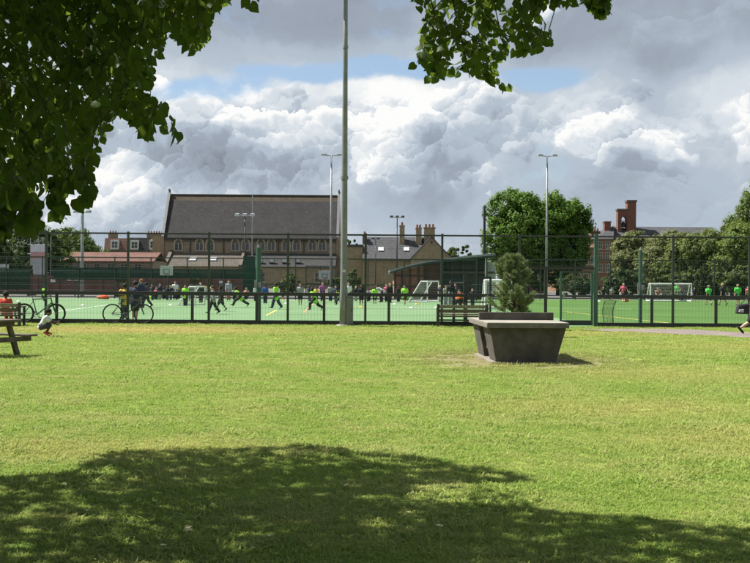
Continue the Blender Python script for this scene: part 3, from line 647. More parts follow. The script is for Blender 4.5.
# ------------------------------------------------------------------ lamp columns
LAMPG = mat('lamp_glass', (0.75, 0.77, 0.78), (0.65, 0.68, 0.7), 5, 0.25, spec=0.6)
def flood(D, px, head_py, r0, label, heads=2, m=GALV, top_extra=0.0, arm=.55, base_py=None, pole_dark=None, head_s=1.0, z0=0.0):
    b = P(px, head_py, D); H = b.z; x = b.x
    r = root('floodlight_column', (x, D, z0), label, 'lamp post')
    MB().path([(x, D, z0), (x, D, z0 + (H - z0) * .45), (x, D, H + top_extra)], [r0, r0 * .78, r0 * .5], 12).build('column', pole_dark or m, r, smooth=True)
    MB().tube((x - arm, D, H), (x + arm, D, H), .04 * head_s, .04 * head_s, 8).build('crossarm', m, r)
    xs = {2: (-1, 1), 3: (-1, 0, 1), 4: (-1, -.4, .4, 1)}[heads]
    for q in xs:
        hx = x + q * arm
        h = MB().hexa([(hx - .24 * head_s, D - .30, H - .02), (hx + .24 * head_s, D - .30, H - .02), (hx + .24 * head_s, D + .16, H + .03), (hx - .24 * head_s, D + .16, H + .03)],
            [(hx - .17 * head_s, D - .26, H + .13), (hx + .17 * head_s, D - .26, H + .13), (hx + .20 * head_s, D + .14, H + .20), (hx - .20 * head_s, D + .14, H + .20)]).build('lamp_head', m, r, bevel=.02)
        MB().hexa([(hx - .21 * head_s, D - .31, H - .06), (hx + .21 * head_s, D - .31, H - .06), (hx + .21 * head_s, D + .12, H - .03), (hx - .21 * head_s, D + .12, H - .03)],
            [(hx - .22 * head_s, D - .302, H - .022), (hx + .22 * head_s, D - .302, H - .022), (hx + .22 * head_s, D + .13, H + .02), (hx - .22 * head_s, D + .13, H + .02)]).build('lens', LAMPG, h)
    return r
def main_column():
    q = G(343.6, 326.2); x, y = q.x, q.y - .1
    steel = mat('weathered_column', (0.20, 0.207, 0.21), (0.15, 0.157, 0.162), 2.2, 0.6, metal=0.1, spec=0.5)
    r = root('floodlight_column', (x, y, 0), 'very tall grey steel lamp column rising from the fence out of the top of the frame', 'lamp post')
    MB().path([(x, y, 0), (x, y, 1.0), (x, y, 1.4), (x, y, 5.5), (x, y, 9.2), (x, y, 11.8)], [.135, .132, .115, .095, .075, .058], 16).build('column', steel, r, smooth=True)
    for z in (4.9, 9.2): MB().tube((x, y, z - .05), (x, y, z + .05), .125 if z < 6 else .09, None, 16).build('collar', steel, r)
    MB().tube((x, y, -.02), (x, y, .06), .26, .22, 14).build('concrete_base', mat('concrete_collar', (0.34, 0.32, 0.29), (0.25, 0.24, 0.22), 6, 0.9, bump=0.3), r)
    MB().box((x - .05, y - .138, .55), (x + .05, y - .128, 1.05)).build('access_door', steel, r); MB().box((x - .06, y - .125, 1.78), (x + .05, y - .112, 1.86)).build('number_plate', mat('plate_white', (0.6, 0.6, 0.58), None, 6), r)
    MB().tube((x - .75, y, 11.05), (x + .75, y, 11.05), .05).build('crossarm', steel, r)
    for q in (-.52, -.28, .30, .62):
        hx = x + q; h = MB().hexa([(hx - .10, y - .3, 10.93), (hx + .10, y - .3, 10.93), (hx + .10, y + .15, 10.93), (hx - .10, y + .15, 10.93)], [(hx - .09, y - .26, 11.12), (hx + .09, y - .26, 11.12), (hx + .09, y + .15, 11.2), (hx - .09, y + .15, 11.2)]).build('lamp_head', BLACK, r, bevel=.02)
        MB().box((hx - .08, y - .27, 10.91), (hx + .08, y + .12, 10.928)).build('lens', LAMPG, h)
    # the cabinet at its foot
    cx0, cx1 = (346.3 - CX) / F_PX * y, (353.2 - CX) / F_PX * y; h = P(350, 296.0, y).z; cm = mat('cabinet_grey', (0.15, 0.155, 0.15), (0.12, 0.125, 0.122), 3, 0.6)
    k = root('electrical_cabinet', ((cx0 + cx1) / 2, y + .05, 0), 'grey metal electrical cabinet standing against the foot of the tall lamp column', 'cabinet')
    MB().box((cx0, y - .12, .04), (cx1, y + .16, h - .03)).build('body', cm, k, bevel=.012); MB().box((cx0 - .012, y - .14, h - .028), (cx1 + .012, y + .18, h)).build('lid', cm, k, bevel=.008)
    MB().box((cx0 + .015, y - .135, .10), (cx1 - .015, y - .122, h - .07)).build('door', cm, k, bevel=.004); MB().box((cx1 - .05, y - .15, h * .5), (cx1 - .03, y - .136, h * .5 + .08)).build('handle', BLACK, k)
    MB().box((cx0 - .03, y - .15, -.02), (cx1 + .03, y + .18, .038)).build('plinth', mat('concrete_collar', (0.3, 0.3, 0.3)), k)
main_column()
flood(92, 331.5, 155.5, .115, 'pale floodlight column with two lamp heads in front of the church roof', arm=.62, head_s=1.0)
flood(92, 547.3, 156.0, .115, 'pale floodlight column with two lamp heads in front of the round green tree', arm=.58)
flood(84, 82.5, 212.5, .15, 'pale floodlight column with a pair of lamps at the far left beyond the pitch', arm=.45, head_s=.8, top_extra=4.2)
flood(96, 245.0, 215.5, .085, 'dark lamp post with three white lamp heads in front of the church', heads=3, arm=.65, pole_dark=BLACK, head_s=.85)
flood(100, 397.2, 217.5, .085, 'dark lamp post with three small heads in front of the chimneyed house', heads=3, arm=.5, m=BLACK, head_s=.7)
flood(90, 375.7, 239.5, .06, 'short thin dark lamp post right of the tall grey column', heads=2, arm=.2, m=BLACK, head_s=.6)
def plain_pole(px, y0, y1, D, r_, m, name, label):
    a = P(px, y0, D); r = root(name, (a.x, D, 0), label, 'pole'); MB().tube((a.x, D, 0), (a.x, D, a.z), r_, r_ * .85, 10).build('shaft', m, r); MB().ball((a.x, D, a.z), r_ * .9).build('cap', m, r)
plain_pole(484.6, 206.5, 0, 95, .125, mat('brown_pole', (0.035, 0.03, 0.03), None, 4), 'mast', 'thick dark mast standing left of the round green tree')
plain_pole(252.6, 196.0, 0, 105, .05, GALV, 'flag_pole', 'thin pale pole rising in front of the church roof')

# ------------------------------------------------------------------ buildings behind the pitches
STOCK = mat_brick('stock_brick', (0.295, 0.225, 0.155), (0.225, 0.172, 0.122), (0.24, 0.21, 0.17), 0.44, 0.15)
STOCK_L = mat_brick('pale_stock_brick', (0.31, 0.24, 0.145), (0.25, 0.195, 0.12), (0.26, 0.22, 0.16), 0.44, 0.15)
RED = mat_brick('red_brick', (0.185, 0.072, 0.048), (0.14, 0.058, 0.042), (0.18, 0.14, 0.11), 0.44, 0.15)
ORANGE = mat_brick('orange_brick', (0.40, 0.17, 0.10), (0.34, 0.15, 0.09), (0.33, 0.25, 0.2), 0.44, 0.15, stain=0.2)
SCHOOLB = mat_brick('school_brick', (0.25, 0.115, 0.075), (0.20, 0.10, 0.068), (0.22, 0.17, 0.13), 0.44, 0.15)
DKBRICK = mat_brick('dark_red_brick', (0.15, 0.075, 0.06), (0.115, 0.06, 0.05), (0.15, 0.12, 0.1), 0.44, 0.15)
SLATE = mat_brick('slate', (0.047, 0.045, 0.046), (0.037, 0.036, 0.038), (0.030, 0.030, 0.031), 0.5, 0.28, stain=0.42)
SLATE_B = mat_brick('slate_brown', (0.105, 0.092, 0.078), (0.09, 0.078, 0.066), (0.06, 0.054, 0.047), 0.5, 0.28, stain=0.4)
RIDGE_S = mat_brick('slate_lichen', (0.085, 0.068, 0.045), (0.07, 0.058, 0.042), (0.05, 0.043, 0.035), 0.5, 0.28, stain=0.4)
SLATE_H = mat_brick('house_slate', (0.075, 0.075, 0.08), (0.06, 0.062, 0.068), (0.045, 0.045, 0.05), 0.5, 0.28, stain=0.4)
TILE_R = mat_brick('red_tile', (0.15, 0.068, 0.054), (0.125, 0.07, 0.058), (0.10, 0.068, 0.055), 0.4, 0.25, stain=0.55)
STONE = mat('pale_stone', (0.40, 0.35, 0.27), (0.30, 0.26, 0.20), 2, 0.9); STONE_D = mat('dark_stone', (0.12, 0.10, 0.08), (0.085, 0.075, 0.062), 2, 0.9)
GLASS = mat('dark_window_glass', (0.03, 0.035, 0.04), (0.05, 0.055, 0.06), 1.5, 0.12, spec=0.6); WHITE = mat('white_paint', (0.62, 0.62, 0.60), (0.5, 0.5, 0.48), 3, 0.6)
SKYL = mat('roof_light_glass', (0.50, 0.53, 0.56), (0.42, 0.45, 0.48), 2, 0.2, spec=0.6); LEAD = mat('lead_grey', (0.16, 0.165, 0.17), (0.12, 0.125, 0.13), 3, 0.6)
TERRA = mat('terracotta', (0.20, 0.085, 0.055), (0.14, 0.065, 0.045), 5, 0.85)

def arch_pts(cx, z0, z1, w, n=7):
    """pointed arch outline (x, z)"""
    sp = z0 + (z1 - z0) * .52; R = ((z1 - sp) ** 2 + (w / 2) ** 2) / w; pts = [(cx - w/2, z0), (cx + w/2, z0)]
    a1 = math.asin(min((z1 - sp) / R, 1))
    for i in range(n + 1): a = a1 * i / n; pts.append((cx + w/2 - R + R * math.cos(a), sp + R * math.sin(a)))
    for i in range(n - 1, -1, -1): a = a1 * i / n; pts.append((cx - w/2 + R - R * math.cos(a), sp + R * math.sin(a)))
    return pts
def ring_between(mb, A, B, fn, d0, d1):
    n = len(A); k = [fn(*q, d0) for q in A] + [fn(*q, d0) for q in B] + [fn(*q, d1) for q in A] + [fn(*q, d1) for q in B]; f = []
    for i in range(n):
        j = (i + 1) % n; f += [(i, j, n + j, n + i), (i, 2*n + i, 2*n + j, j), (n + i, n + j, 3*n + j, 3*n + i)]
    mb.add(k, f)
def flat_window(r, x, z, w, h, y, frame=WHITE, bars=1, sill=True):
    f = MB(); f.box((x - w/2, y - .07, z), (x - w/2 + .08, y - .01, z + h)); f.box((x + w/2 - .08, y - .07, z), (x + w/2, y - .01, z + h)); f.box((x - w/2 + .08, y - .068, z), (x + w/2 - .08, y - .012, z + .09)); f.box((x - w/2 + .08, y - .068, z + h - .09), (x + w/2 - .08, y - .012, z + h))
    f.box((x - w/2 + .08, y - .069, z + h * .5 - .04), (x + w/2 - .08, y - .011, z + h * .5 + .04))
    for b in range(bars): xx = x - w/2 + w * (b + 1) / (bars + 1); f.box((xx - .03, y - .066, z + .09), (xx + .03, y - .014, z + h - .09))
    o = f.build('window', frame, r); MB().box((x - w/2 + .04, y - .035, z + .04), (x + w/2 - .04, y - .02, z + h - .04)).build('pane', GLASS, o)
    if sill: MB().box((x - w/2 - .1, y - .16, z - .14), (x + w/2 + .1, y - .0, z - .004)).build('sill', STONE, o)
def chimney(r, x0, x1, z0, z1, y0, y1, m, pots=2, name='chimney'):
    o = MB().box((x0, y0, z0), (x1, y1, z1)).build(name, m, r); d = (x1 - x0) * .08
    MB().box((x0 - d, y0 - d, z1), (x1 + d, y1 + d, z1 + .16)).build('chimney_cap', m, o)
    for k in range(pots):
        x = x0 + (x1 - x0) * (k + .5) / pots; MB().tube((x, (y0 + y1) / 2, z1 + .16), (x, (y0 + y1) / 2, z1 + .62), min(.17, (x1 - x0) / pots * .42), .12, 8).build('chimney_pot', TERRA, o)
def slope(a, b, c, d, th=.14):
    """roof slab from four corners"""
    n = (Vector(b) - Vector(a)).cross(Vector(d) - Vector(a)).normalized(); n = n if n.z > 0 else -n
    return MB().hexa([Vector(q) - n * th for q in (a, b, c, d)], [a, b, c, d])

def church():
    Y = 171.0; xL, xR = XZ(162.5, 235, Y)[0], XZ(338.5, 237, Y)[0]; zE = P(250, 236.0, Y).z; Yr = Y + 5.0; zR = P(250, 195.4, Yr).z; zB = P(250, 252.5, Y).z
    r = root('church', ((xL + xR) / 2, Y, 0), 'long brown brick church with steep dark slate roof and pointed windows', 'church')
    MB().box((xL, Y, 0), (xR, Y + 10, zE)).build('wall', STOCK, r)
    k = .86; zk = zE + (zR - zE) * k; Yk = Y + 5 * k
    slope((xL + .3, Y - .35, zE - .35), (xR - .3, Y - .35, zE - .35), (xR - .3, Yk, zk), (xL + .3, Yk, zk)).build('roof', SLATE, r)
    slope((xL + .3, Yk + .002, zk + .002), (xR - .3, Yk + .002, zk + .002), (xR - .3, Yr, zR), (xL + .3, Yr, zR)).build('roof_crest', RIDGE_S, r)
    slope((xL + .3, Y + 10.35, zE - .35), (xR - .3, Y + 10.35, zE - .35), (xR - .3, Yr + .02, zR), (xL + .3, Yr + .02, zR)).build('roof', SLATE, r)
    MB().box((xL + .4, Yr - .14, zR - .05), (xR - .4, Yr + .14, zR + .14)).build('ridge', STONE_D, r)
    for x0, x1 in ((xL - .05, xL + .28), (xR - .28, xR + .05)):
        g = MB().prism([(Y - .3, 0), (Y - .3, zE + .1), (Yr, zR + .55), (Y + 10.5, zE + .1), (Y + 10.5, 0)], lambda u, w, d: (d, u, w), x0, x1).build('gable', STOCK, r)
        MB().prism([(Y - .5, zE - .15), (Y - .35, zE + .16), (Yr, zR + .72), (Yr, zR + .45)], lambda u, w, d: (d, u, w), x0 - .04, x1 + .04).build('coping', LEAD, g)
        MB().box((x0 + .05, Yr - .25, zR + .6), (x1 - .05, Yr + .25, zR + .95)).build('finial', LEAD, g)
    MB().box((xL + .4, Y - .5, zE - .52), (xR - .4, Y - .36, zE - .34)).build('gutter', BLACK, r)
    MB().box((xL + .4, Y - .1, zE - .95), (xR - .4, Y - .001, zE - .6)).build('string_course', STONE_D, r)
    for px in (178.4, 199.6, 210.1, 235.3, 245.7, 261.0, 271.3, 286.2, 296.6, 312.3, 322.2):
        x = XZ(px, 245, Y)[0]; zt, zb = P(px, 237.4, Y).z - .03, P(px, 251.3, Y).z; w = 1.42
        O = arch_pts(x, zb, zt, w); I = arch_pts(x, zb + .16, zt - .24, w - .42); mb = MB(); ring_between(mb, O, I, lambda u, z, d: (u, d, z), Y - .14, Y - .002); o = mb.build('window', STONE, r)
        MB().add([(u, Y - .03, z) for u, z in I], [tuple(range(len(I)))]).build('pane', GLASS, o)
        t_ = MB().box((x - .05, Y - .10, zb + .16), (x + .05, Y - .034, zt - .72)); t_.ring((x, Y - .066, zt - .60), (0, 1, 0), .18, .035, 12, 4)
        for s_ in (-1, 1): t_.path([(x + s_ * .48, Y - .066, zb + .16 + (zt - zb) * .45), (x + s_ * .30, Y - .066, zt - .85), (x, Y - .066, zb + .16 + (zt - zb) * .42)], .03, 4)
        t_.build('tracery', STONE, o)
    for px in (190.5, 223.8, 253.0, 278.5, 304.0): x = XZ(px, 245, Y)[0]; MB().box((x - .07, Y - .16, zB), (x + .07, Y - .002, zE - .53)).build('drainpipe', BLACK, r)
    # lean-to aisle
    Ya = Y - 5; xm = XZ(240.5, 258, Ya)[0]; za = P(200, 265.5, Ya).z
    xa0 = XZ(167, 260, Ya)[0]; xa1 = XZ(335.5, 260, Ya)[0]
    MB().box((xa0, Ya, 0), (xa1, Y - .001, za - .05)).build('aisle_wall', STOCK, r)
    slope((xa0 - .1, Ya - .3, za - .1), (xm - .3, Ya - .3, za - .1), (xm - .3, Y - .002, zB - .1), (xa0 - .1, Y - .002, zB - .1)).build('aisle_roof', SLATE_B, r)
    slope((xm + .3, Ya - .3, za - .1), (xa1, Ya - .3, za - .1), (xa1, Y - .002, zB - .1), (xm + .3, Y - .002, zB - .1)).build('aisle_roof', SLATE, r)
    for x0 in (xm, xa0 - .25): MB().prism([(Ya - .4, 0), (Ya - .4, za + .15), (Y - .003, zB + .3), (Y - .003, 0)], lambda u, w, d: (d, u, w), x0 - .25, x0 + .25).build('aisle_parapet', STONE_D, r)
    def on_slope(px, py):
        f = (P(px, py, Y - 2.5).z - za + .1) / (zB - za); y = Ya - .3 + 5.3 * f; return XZ(px, py, y)[0], y, za - .1 + (zB - za) * f
    for px in (193, 213.2): 
        x, y, z = on_slope(px, 259.5); n = Vector((0, -(zB - za), 5.3)).normalized(); u = Vector((0, 5.3, zB - za)).normalized(); c = Vector((x, y, z)) + n * .05; X_ = Vector((1, 0, 0))
        f = MB().hexa([c - X_ * .55 - u * .75, c + X_ * .55 - u * .75, c + X_ * .55 + u * .75, c - X_ * .55 + u * .75], [q + n * .08 for q in (c - X_ * .55 - u * .75, c + X_ * .55 - u * .75, c + X_ * .55 + u * .75, c - X_ * .55 + u * .75)]).build('roof_light', LEAD, r)
        c2 = c + n * .084; MB().hexa([c2 - X_ * .46 - u * .66, c2 + X_ * .46 - u * .66, c2 + X_ * .46 + u * .66, c2 - X_ * .46 + u * .66], [q + n * .01 for q in (c2 - X_ * .46 - u * .66, c2 + X_ * .46 - u * .66, c2 + X_ * .46 + u * .66, c2 - X_ * .46 + u * .66)]).build('pane', SKYL, f)
    for px in (260.3, 271.8, 284.6, 297.5):
        x, y, z = on_slope(px, 263); o = MB().box((x - .42, y - .5, z + .05), (x + .42, y + .1, z + .62)).build('dormer_light', LEAD, r); MB().box((x - .36, y - .52, z + .1), (x + .36, y - .502, z + .56)).build('pane', SKYL, o)
    for px in (178, 201, 224, 262, 290, 318): flat_window(r, XZ(px, 270, Ya)[0], .9, 1.0, 1.5, Ya, STONE, 1)
    # low brick wing at either end
    xw = XZ(152.5, 240, Y + 2)[0]; zw = P(157, 236.5, Y + 2).z; MB().box((xw, Y + 2, 0), (xL - .16, Y + 8, zw)).build('end_wing', STOCK, r)
    MB().prism([(xR + .15, 0), (xR + .15, P(340, 240, Y).z), (xR + 1.0, P(340, 250, Y).z), (xR + 1.0, 0)], lambda u, w, d: (u, d, w), Y - .4, Y + .6).build('buttress', STOCK, r)
church()

def terrace():
    Y = 205.0
    specs = [((104, 127.5), (238, 251), RED, 'red brick terrace house with a white dormer window, left of the church', ((114.6, 245.0),)), ((128, 149), (237.5, 251), DKBRICK, 'dark slate fronted house with a white dormer between two chimneys', ((134.4, 245.3),)), ((149.5, 156), (238.5, 252), STOCK, 'narrow brown brick house next to the church gable', ((153.3, 245.0),))]
    for (a, b), (t_, e), m, lab, ws in specs:
        x0, x1 = XZ(a, t_, Y)[0], XZ(b, t_, Y)[0]; zt, ze = P((a + b) / 2, t_, Y).z, P((a + b) / 2, e, Y).z
        r = root('terrace_house', ((x0 + x1) / 2, Y, 0), lab, 'house', 'terrace left of the church')
        MB().box((x0, Y, 0), (x1 - .05, Y + 9, ze)).build('wall', STOCK, r)
        MB().hexa([(x0, Y, ze + .002), (x1 - .05, Y, ze + .002), (x1 - .05, Y + 9, ze + .002), (x0, Y + 9, ze + .002)], [(x0, Y + .9, zt), (x1 - .05, Y + .9, zt), (x1 - .05, Y + 8, zt), (x0, Y + 8, zt)]).build('mansard_roof', DKBRICK if m is RED else (SLATE if m is DKBRICK else m), r)
        MB().box((x0 - .02, Y - .15, ze - .25), (x1 - .04, Y - .002, ze + .1)).build('parapet', STONE_D, r)
        for (wx, wy) in ws: q = P(wx, wy, Y); o = MB().box((q.x - .75, Y + .05, q.z - .8), (q.x + .75, Y + 1.2, q.z + .95)).build('dormer', WHITE, r); flat_window(r, q.x, q.z - .6, 1.2, 1.3, Y + .049, WHITE, 1, False)
        for k in range(2): flat_window(r, x0 + (x1 - x0) * (.3 + .4 * k), ze - 2.6, .9, 1.5, Y, WHITE, 1)
        cx = XZ({104: 108.5, 128: 147.5, 149.5: 155.5}[a], 240, Y)[0]; chimney(r, cx - .75, cx + .75, zt - 1, P(130, 233.5, Y).z, Y + 3, Y + 4.2, STOCK, 3)
    # low hall with a red tiled roof under scaffolding
    Y = 135.0; x0, x1 = XZ(46, 250, Y)[0], XZ(153, 250, Y)[0]; zt, ze = P(100, 252.0, Y + 4).z, P(100, 259.8, Y).z
    r = root('tiled_hall', ((x0 + x1) / 2, Y, 0), 'low building with an orange red tiled roof beyond the left pitch', 'building')
    MB().box((x0, Y, 0), (x1, Y + 8, ze - .06)).build('wall', STOCK, r)
    slope((x0 - .2, Y - .4, ze - .15), (x1 + .2, Y - .4, ze - .15), (x1 + .2, Y + 4, zt), (x0 - .2, Y + 4, zt)).build('roof', TILE_R, r)
    slope((x0 - .2, Y + 8.4, ze - .15), (x1 + .2, Y + 8.4, ze - .15), (x1 + .2, Y + 4.02, zt), (x0 - .2, Y + 4.02, zt)).build('roof', TILE_R, r)
    for px in (57, 70, 83, 97, 111, 124, 138): flat_window(r, XZ(px, 268, Y)[0], P(px, 269.5, Y).z, .9, .75, Y, STONE, 1)
    b = MB().box((x0, Y - .5, P(90, 274, Y).z), (x1, Y - .3, P(90, 268.5, Y).z)).build('fascia_band', mat('blue_grey_board', (0.10, 0.13, 0.17), (0.08, 0.1, 0.13), 1.0), r)
    # scaffold tower wrapped in white sheeting
    Y = 120.0; x0, x1 = XZ(30.5, 250, Y)[0], XZ(46.5, 250, Y)[0]; z1, z0 = P(38, 244.5, Y).z, 0
    r = root('scaffold_tower', ((x0 + x1) / 2, Y, 0), 'scaffold tower wrapped in white and pink sheeting at the far left', 'scaffolding')
    for x in (x0, (x0 + x1) / 2, x1):
        for y in (Y, Y + 1.6): MB().tube((x, y, 0), (x, y, z1 + .9), .05).build('pole', GALV, r)
    for z in (1.9, 3.9, z1): MB().tube((x0 - .3, Y - .07, z), (x1 + .3, Y - .07, z), .05).build('ledger', GALV, r)
    zs = [.9, P(38, 259, Y).z, P(38, 252, Y).z, z1]
    shm = [mat('grey_sheet', (0.38, 0.40, 0.42), (0.30, 0.32, 0.34), 2, 0.5), mat('pink_sheet', (0.50, 0.25, 0.24), (0.42, 0.25, 0.24), 2, 0.5), mat('white_sheet', (0.62, 0.62, 0.64), (0.5, 0.5, 0.52), 2, 0.5)]
    for i in range(3): MB().box((x0 + .06, Y - .16, zs[i] + .01), (x1 - .06, Y - .13, zs[i + 1] - .01)).build('sheeting', shm[i], r)
terrace()

def long_wall():
    Y = 96.0; r = root('brick_wall', (-22, Y, 0), 'dark red brick boundary wall behind the left pitch', 'wall')
    x0, x1 = XZ(-40, 280, Y)[0], XZ(262, 280, Y)[0]; z1 = P(90, 276.0, Y).z
    MB().box((x0, Y, -.02), (x1, Y + .33, z1)).build('wall_face', DKBRICK, r); MB().box((x0, Y - .05, z1), (x1, Y + .38, z1 + .09)).build('coping', STONE_D, r)
    n = 14
    for k in range(n): x = x0 + (x1 - x0) * (k + .5) / n; MB().box((x - .23, Y - .11, -.02), (x + .23, Y - .002, z1 - .05)).build('pier', DKBRICK, r)
    for i, (px, py, lab) in enumerate(((53, 281, 'small white notice on the brick wall by the scaffold'), (221.5, 282.8, 'small white notice on the brick wall right of the white frame goal'))):
        q = P(px, py, Y - .16); o = root('notice_board', (q.x, Y - .16, q.z), lab, 'sign'); MB().box((q.x - .2, Y - .20, q.z - .16), (q.x + .2, Y - .16, q.z + .16)).build('panel', WHITE, o); MB().box((q.x - .04, Y - .16, q.z - .05), (q.x + .04, Y - .111, q.z + .05)).build('bracket', GALV, o)
long_wall()

def house_mid():
    Y = 150.0
    r = root('stone_house', (2, Y, 0), 'yellow brick house with slate roof, brick gable and tall chimneys', 'house')
    xa, xb, xc = XZ(341, 250, Y)[0], XZ(362.5, 250, Y)[0], XZ(412, 250, Y)[0]; zf = P(352, 246.5, Y).z; ze = P(390, 258.0, Y).z; zr = P(390, 237.0, Y + 4).z
    MB().box((xa, Y + 1, 0), (xb, Y + 8, zf)).build('flat_wing', STOCK_L, r); MB().box((xa - .1, Y + .85, zf), (xb - .02, Y + 8.1, zf + .3)).build('coping', BLACK, r)
    MB().box((xb + .002, Y, 0), (xc, Y + 8, ze - .1)).build('wall', STOCK_L, r)
    slope((xb, Y - .35, ze - .12), (xc + 1.5, Y - .35, ze - .12), (xc + 1.5, Y + 4, zr), (xb, Y + 4, zr)).build('roof', SLATE_H, r); slope((xb, Y + 8.3, ze - .12), (xc + 3, Y + 8.3, ze - .12), (xc + 3, Y + 4.02, zr), (xb, Y + 4.02, zr)).build('roof', SLATE_H, r)
    MB().box((xb, Y - .48, ze - .3), (xc, Y - .36, ze - .13)).build('gutter', BLACK, r)
    for px in (381, 406.5):
        f = (P(px, 249.5, Y + 1.6).z - ze + .12) / (zr - ze + .12); y = Y - .35 + 4.35 * f; z = ze - .12 + (zr - ze + .12) * f; x = XZ(px, 249.5, y)[0]; n = Vector((0, -(zr - ze), 4.35)).normalized(); u = Vector((0, 4.35, zr - ze)).normalized(); X_ = Vector((1, 0, 0)); c = Vector((x, y, z)) + n * .03
        q4 = [c - X_ * .36 - u * .42, c + X_ * .36 - u * .42, c + X_ * .36 + u * .42, c - X_ * .36 + u * .42]; o = MB().hexa(q4, [q + n * .09 for q in q4]).build('roof_light', WHITE, r)
        q4 = [c + n * .092 + (q - c) * .8 for q in q4]; MB().hexa(q4, [q + n * .01 for q in q4]).build('pane', SKYL, o)
    # front gable
    gx0, gx1 = XZ(411, 262, Y - 1)[0], XZ(452, 262, Y - 1)[0]; gm = XZ(431.5, 238, Y - 1)[0]; gz = P(431.5, 236.5, Y - 1).z; gs = P(411, 258, Y - 1).z
    MB().prism([(gx0, 0), (gx0, gs), (gm, gz), (gx1, gs), (gx1, 0)], lambda u, w, d: (u, d, w), Y - 1, Y + 8).build('gable_wing', STOCK_L, r)
    for s_ in ((gx0 - .25, gs - .2, gm, gz + .06), (gx1 + .25, gs - .2, gm, gz + .06)): slope((s_[0], Y - 1.15, s_[1]), (s_[2], Y - 1.15, s_[3]), (s_[2], Y + 8, s_[3]), (s_[0], Y + 8, s_[1]), .1).build('gable_roof', SLATE_H, r)
    w = MB().box((gm - .14, Y - 1.05, P(432, 243.5, Y).z), (gm + .14, Y - 1.002, P(432, 241.5, Y).z)).build('vent', BLACK, r)
    for a, b, top, bot, pots, m in ((399.6, 404.6, 226.5, 240, 1, STOCK_L), (415.8, 421.5, 229.0, 242, 2, STOCK_L), (424.2, 434.8, 228.5, 242, 3, STOCK_L), (362.6, 366.6, 236.0, 250, 1, DKBRICK)):
        chimney(r, XZ(a, top, Y + 3)[0], XZ(b, top, Y + 3)[0], P(a, bot, Y + 3).z - 1.0, P(a, top, Y + 3).z, Y + 2.6, Y + 3.6, m, pots)
    for px, zz in ((350, .9), (402, .9)): flat_window(r, XZ(px, 270, Y)[0], zz, 1.0, 1.4, Y + 1 if px < 360 else Y, STONE_D, 1)
house_mid()

def pavilion():
    Y = 88.0; r = root('pavilion', (5, Y, 0), 'brick sports pavilion with a thin grey roof that rises to the right', 'pavilion')
    x = lambda px: XZ(px, 275, Y)[0]; z = lambda px, py: P(px, py, Y).z
    prof = [(389.5, 271.5), (400, 268.3), (412, 265.0), (425, 262.2), (440, 260.2), (458, 258.2), (476, 256.4), (493, 255.0)]
    up = [(x(a), z(a, b) + .10) for a, b in prof]; dn = [(x(a), z(a, b) - .06) for a, b in prof]
    MB().prism(up + dn[::-1], lambda u, w, d: (u, d, w), Y - 1.6, Y + 7).build('roof', mat('zinc_roof', (0.26, 0.28, 0.28), (0.2, 0.22, 0.22), 1.5, 0.45, metal=0.3), r)
    MB().prism([(u, w - .02) for u, w in dn] + [(u, w - .14) for u, w in dn[::-1]], lambda u, w, d: (u, d, w), Y - 1.5, Y + 6.8).build('soffit', mat('soffit_green', (0.05, 0.075, 0.065), None, 2), r)
    wall = lambda a, b, top, m, nm, dy=0: MB().add([(x(a), Y + dy, 0), (x(b), Y + dy, 0), (x(b), Y + dy, top(b)), (x(a), Y + dy, top(a)), (x(a), Y + 6.5, 0), (x(b), Y + 6.5, 0), (x(b), Y + 6.5, top(b)), (x(a), Y + 6.5, top(a))], [(0,3,2,1),(4,5,6,7),(0,1,5,4),(1,2,6,5),(2,3,7,6),(3,0,4,7)]).build(nm, m, r)
    line = lambda px: np.interp(px, [a for a, b in prof], [w for u, w in dn]) - .15
    wall(394, 424.5, line, ORANGE, 'brick_wall'); wall(424.6, 441, line, DKBRICK, 'brick_wall', .1); wall(441.1, 487, line, mat('dark_cladding', (0.02, 0.034, 0.03), (0.028, 0.042, 0.038), 1.2, 0.5), 'glazed_wall', .2)
    MB().box((x(440), Y - .25, z(450, 273.4)), (x(498), Y + .19, z(450, 271.2))).build('fascia', STONE_D, r)
    for px in (395, 402, 410, 418.5, 424.5, 441, 452, 463, 474, 486.5): MB().box((x(px) - .06, Y - .12, 0), (x(px) + .06, Y - .02, line(px))).build('mullion', BLACK, r)
    for zz in (.9, 1.75): MB().box((x(395), Y - .1, zz), (x(424.5), Y - .03, zz + .07)).build('transom', BLACK, r)
    for px, w in ((406, .75), (421.6, .5)): MB().box((x(px) - w/2, Y - .05, .02), (x(px) + w/2, Y - .004, 2.0)).build('door', mat('brown_door', (0.32, 0.15, 0.10), None, 2), r)
    MB().box((x(452), Y - 1.2, z(452, 283.2)), (x(464), Y - 1.15, z(452, 281.8))).build('name_strip', mat('strip_grey', (0.25, 0.27, 0.27), None, 3), r)
    MB().tube((x(484), Y - 1.2, 0), (x(484), Y - 1.2, line(484)), .06).build('column', WHITE, r); MB().box((x(488), Y + 1, 0), (x(497), Y + 6, z(490, 262))).build('white_block', WHITE, r)
pavilion()

